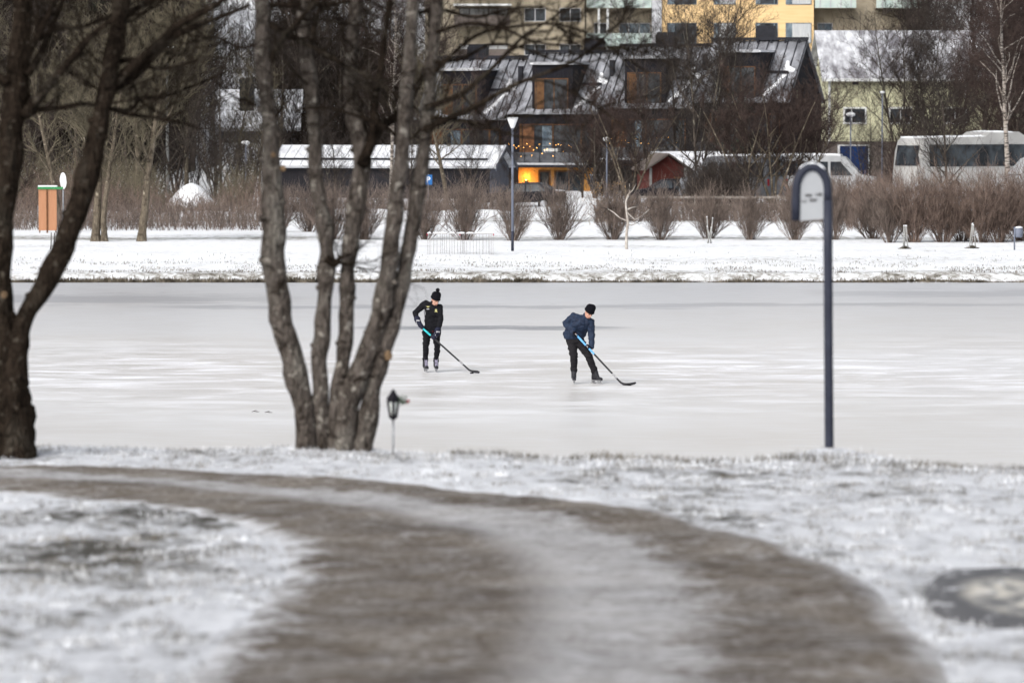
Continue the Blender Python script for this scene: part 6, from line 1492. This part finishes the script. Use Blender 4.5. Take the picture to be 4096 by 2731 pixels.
# blue parking sign
Yp = 236.0; x = atpx(1713, Yp); z0 = z_far(x, Yp); root = thing('parking_sign', (x, Yp, z0), 'blue square parking sign on a thin post beside the rightmost clump stem', 'sign')
M['blue'] = simple('blue_sign_face', (.03, .16, .45), None, 3, .4)
zt_ = P(0, 696, Yp).z - z0; mb = MB(); mb.tube([(0, 0, 0), (0, 0, zt_)], [.03, .03], 8); mb.build('post', M['steel'], root)
mb = MB(); mb.box(-.22, .22, -.05, -.035, zt_ - .60, zt_ - .05, .006); pnl = mb.build('sign_panel', M['blue'], root)
text_mesh('lettering', 'P', .45, M['white'], pnl, Matrix.Translation((0, -.053, zt_ - .33)) @ Matrix.Rotation(R(90), 4, 'X'), .001, 0)
# orange board with green cap, white oval sign
Yo = 186.5; x = atpx(155, Yo); z0 = z_far(x, Yo); root = thing('orange_board', (x, Yo, z0), 'tall orange wooden board with a green capping beam on the far lawn', 'board')
k = Yo / FPX; oz = lambda py: P(0, py, Yo).z - z0
M['orangew'] = simple('orange_stained_wood', (.44, .225, .13), (.38, .185, .10), 5, .7, sc3=(9, 9, .3)); M['greenp'] = simple('green_paint', (.035, .22, .075), (.07, .26, .11), 4, .5)
mb = MB(); mb.box(0, 31 * k, 0, .05, oz(922), oz(758)); mb.box(37 * k, 72 * k, 0, .05, oz(922), oz(758)); mb.build('panel', M['orangew'], root)
mb = MB(); mb.box(31.2 * k, 36.8 * k, -.04, .09, -.1, oz(745)); mb.box(1 * k, 5 * k, .055, .12, -.1, oz(920)); mb.box(66 * k, 70 * k, .055, .12, -.1, oz(920)); mb.build('post', M['wood_dark'], root)
mb = MB(); mb.box(-3 * k, 97 * k, -.06, .16, oz(757), oz(748)); mb.build('capping_beam', M['greenp'], root)
mb = MB(); mb.box(-2 * k, 75 * k, -.055, .155, oz(748) + .002, oz(742), .015); mb.build('snow', M['snow'], root)
x = atpx(253, 188.5); root = thing('oval_sign', (x, 188.5, z_far(x, 188.5)), 'white oval sign on a post behind the orange board', 'sign'); z0 = z_far(x, 188.5); oz2 = lambda py: P(0, py, 188.5).z - z0; k = 188.5 / FPX
mb = MB(); mb.prism([(13 * k * math.cos(a) + (1.5 * k if math.sin(a) < 0 else 0), (oz2(690) + oz2(757)) / 2 + 33.5 * k * math.sin(a)) for a in [2 * math.pi * i / 28 for i in range(28)]], -.02, .02, 'y'); mb.build('sign_panel', M['lampwhite'], root)
mb = MB(); mb.tube([(0, .06, -.1), (0, .06, oz2(730))], [.03, .03], 8); mb.build('post', M['steel'], root)
# stakes at left
for i, (px, lb) in enumerate(((202, 'short dark stake on the far lawn, left one of two near the orange board'), (215, 'short dark stake on the far lawn, right one of two near the orange board'))):
    Y = 163.0; x = atpx(px, Y); mb = MB(); mb.tube([(0, 0, -.1), (.02, 0, .30), (.03, 0, .62)], [.022, .020, .018], 8); mb.tube([(.03, 0, .62), (.032, 0, .64)], [.026, .010], 8); tag(mb.build('stake', M['twig'], None, (x, Y, z_far(x, Y))), lb, 'stake', 'dark stakes on the far lawn')
# thin rods topped with snowy boards
M['rod'] = simple('grey_metal_rod', (.42, .40, .40), (.30, .28, .28), 3, .5)
grp = [(1716, 1, 12), (1733, 1, 30), (1751, 1, 34), (1778, 1, 22), (1805, 1, 26), (1838, 0, 28), (1868, 1, 36), (1906, 0, 34), (1946, 0, 18), (1966, 0, 16)]
red_ = {1966, 1716, 1868}
for i, (px, _, wpx) in enumerate([(1717, 0, 10), (1748, 0, 34), (1778, 0, 22), (1808, 0, 26), (1842, 0, 30), (1850, 0, 20), (1880, 0, 34), (1918, 0, 30), (1945, 0, 26), (1966, 0, 16)]):
    Y = FPX * (H - .53) / (1014 - 480); Y += (i % 3) * .4; x = atpx(px, Y); z0 = z_far(x, Y); k = Y / FPX; ht = P(0, 936, Y).z - z0; hw_ = max(wpx, 16) * k / 2
    rt = thing('snowy_rack', (x, Y, z0), ['leftmost thin-legged rack of the row with a small red end', 'second thin-legged rack from the left with a dark plant beneath', 'third thin-legged snowy rack from the left', 'fourth thin-legged snowy rack from the left', 'thin-legged snowy rack just left of the broad shrub trunk', 'thick-snowed rack in front of the broad shrub trunk',
        'thin-legged snowy rack just right of the broad shrub trunk', 'third thin-legged snowy rack from the right end', 'second thin-legged snowy rack from the right end', 'rightmost thin-legged rack of the row with a red tip'][i], 'rack', 'snowy thin-legged racks on the far lawn')
    mb = MB()
    for sx in (-.8, 0, .8):
        for sy in (-.1, .1): mb.tube([(sx * hw_, sy, -.05), (sx * hw_ * .96, sy, ht)], [.006, .006], 5)
    mb.build('rods', M['rod'], rt)
    mb = MB(); mb.box(-hw_, hw_, -.13, .13, ht, ht + .025, .004); mb.build('top_board', M['wood_dark'] if i == 5 else M['rod'], rt)
    mb = MB(); n_ = 8; v = []
    for q in range(n_ + 1):
        t = q / n_; e = math.sin(math.pi * min(1, max(0, t))) ** .35
        v += [(-hw_ + 2 * hw_ * t, sy_, ht + .027 + (.065 * e * (.7 + .5 * noise.noise(Vector((px, t * 4, 0)))) if sz_ else 0)) for sy_, sz_ in ((-.13, 0), (-.10, 1), (.10, 1), (.13, 0))]
    mb.add(v, [(q * 4 + j, q * 4 + j + 1, q * 4 + j + 5, q * 4 + j + 4) for q in range(n_) for j in range(3)], True); mb.build('snow', M['snow'], rt)
    if i in (0, 5, 9): mb = MB(); mb.ball((hw_ * (1 if i == 9 else -1), -.12, ht - .02), (.022, .02, .04), 8, 6); mb.build('red_tip', M['red'], rt)
# tree guards of stakes
def stakes(px, pyb, legs, label, mound=True):
    Y = FPX * (H - .54) / (pyb - 480); x = atpx(px, Y); z0 = z_far(x, Y); rt = thing('stake_guard', (x, Y, z0), label, 'tree stakes'); k = Y / FPX
    for (a_, b_, h_, dy) in legs:
        m_ = MB(); m_.tube([(a_ * k, dy, -.05), (b_ * k, dy * .4, h_ * k)], [.022, .020], 8); s_o = m_.build('stake', M['concrete'], rt)
        m_ = MB(); m_.ball((b_ * k, dy * .4, h_ * k + .012), (.028, .028, .022), 8, 6); m_.build('snow', M['snow'], s_o)
    m_ = MB(); m_.tube([(legs[0][0] * k * .8 + (legs[0][1] - legs[0][0]) * k * .3, 0, .25 * legs[0][2] * k), (legs[-1][0] * k * .8 + (legs[-1][1] - legs[-1][0]) * k * .3, 0, .25 * legs[-1][2] * k)], [.012, .012], 6); m_.build('crossbar', M['concrete'], rt)
    if mound:
        S = []; rg = random.Random(px)
        for _ in range(260):
            a = rg.uniform(0, 6.28); r_ = rg.random() * 24 * k; p_ = Vector((math.cos(a) * r_, math.sin(a) * r_ * .8, .0)); S.append((*p_, *(p_ + Vector((rg.gauss(0, .05), rg.gauss(0, .05), .10 * (1.2 - r_ / (24 * k))))), .012, .006))
        link('tuft', seg_mesh('tuft', S, M['grass'], 3), rt)
stakes(2838, 972, [(-9, 7, 62, 0), (9, -9, 66, .1), (3, 12, 100, -.1), (-2, -10, 104, .15)], 'crossed pale stakes leaning in a V in front of the bare shrub', False)
stakes(3620, 992, [(-8, -5, 92, -.1), (10, 5, 92, -.1), (0, 2, 92, .25)], 'upright pale tree stakes on a dark tuft, the left pair by the red shrubs')
stakes(3890, 992, [(-14, -2, 96, -.1), (13, 3, 92, -.1), (1, 2, 98, .25)], 'tripod of pale tree stakes on a dark tuft, the one nearer the litter bin')
# litter bin
Y = FPX * (H - .54) / (998 - 480); x = atpx(4058, Y); z0 = z_far(x, Y); k = Y / FPX; root = thing('litter_bin', (x, Y, z0), 'grey hanging litter bin on a post at the right edge of the far lawn', 'litter bin')
mb = MB(); mb.tube([(0, 0, -.05), (0, 0, 92 * k)], [.028, .028], 10); mb.build('post', M['pole'], root)
mb = MB(); mb.tube([(18 * k, 0, 50 * k), (18 * k, 0, 54 * k), (18 * k, 0, 84 * k), (18 * k, 0, 88 * k)], [12 * k, 14.5 * k, 15.5 * k, 14 * k], 20); mb.build('bin', M['pole'], root)
mb = MB(); mb.tube([(18 * k, 0, 88.3 * k), (18 * k, 0, 92 * k), (18 * k, 0, 94 * k)], [15.5 * k, 14 * k, 6 * k], 18); mb.build('snow', M['snow'], root)
# wooden rail fence in front of the parking place
root = thing('rail_fence', (atpx(2560, 222), 222, z_far(atpx(2560, 222), 222)), 'low wooden rail fence with snowy rails in front of the red shed and vans', 'fence')
M['fencew'] = simple('weathered_rail', (.34, .31, .28), (.22, .20, .18), 4, .85); dzs = lambda x: 0
xe_ = atpx(3330, 222) - root.location.x
for i in range(8):
    xx = xe_ * i / 7; m_ = MB(); m_.box(xx - .045, xx + .045, -.045, .045, -.2, .92 + .10 * 0); m_.build('post', M['fencew'], root)
mb = MB()
mb.box(-.1, xe_ + .1, -.085, -.047, .74, .86); mb.box(-.1, xe_ + .1, -.08, -.047, .36, .46); mb.build('rail', M['fencew'], root)
# snow heap
Yh = 228.0; x = atpx(775, Yh); z0 = z_far(x, Yh); k = Yh / FPX; mb = MB(); v = []; nx, ny = 24, 10
for i in range(nx + 1):
    for j in range(ny + 1):
        a = i / nx * 2 - 1; b_ = j / ny * 2 - 1; pk_ = (a + .06); hgt = max(0, 1 - abs(pk_) ** 1.7) ** 1.15 * max(0, 1 - b_ * b_) ** .6
        v.append((a * 125 * k, b_ * 1.6, hgt * 1.5 + .06 * noise.noise(Vector((a * 5, b_ * 3, 1))) - .12))
mb.add(v, [(i * (ny + 1) + j, i * (ny + 1) + j + 1, (i + 1) * (ny + 1) + j + 1, (i + 1) * (ny + 1) + j) for i in range(nx) for j in range(ny)], True)
o = mb.build('snow_heap', M['snow'], None, (x, Yh, z0)); tag(o, 'big peaked heap of snow behind the brown hedge at left', 'snow heap')
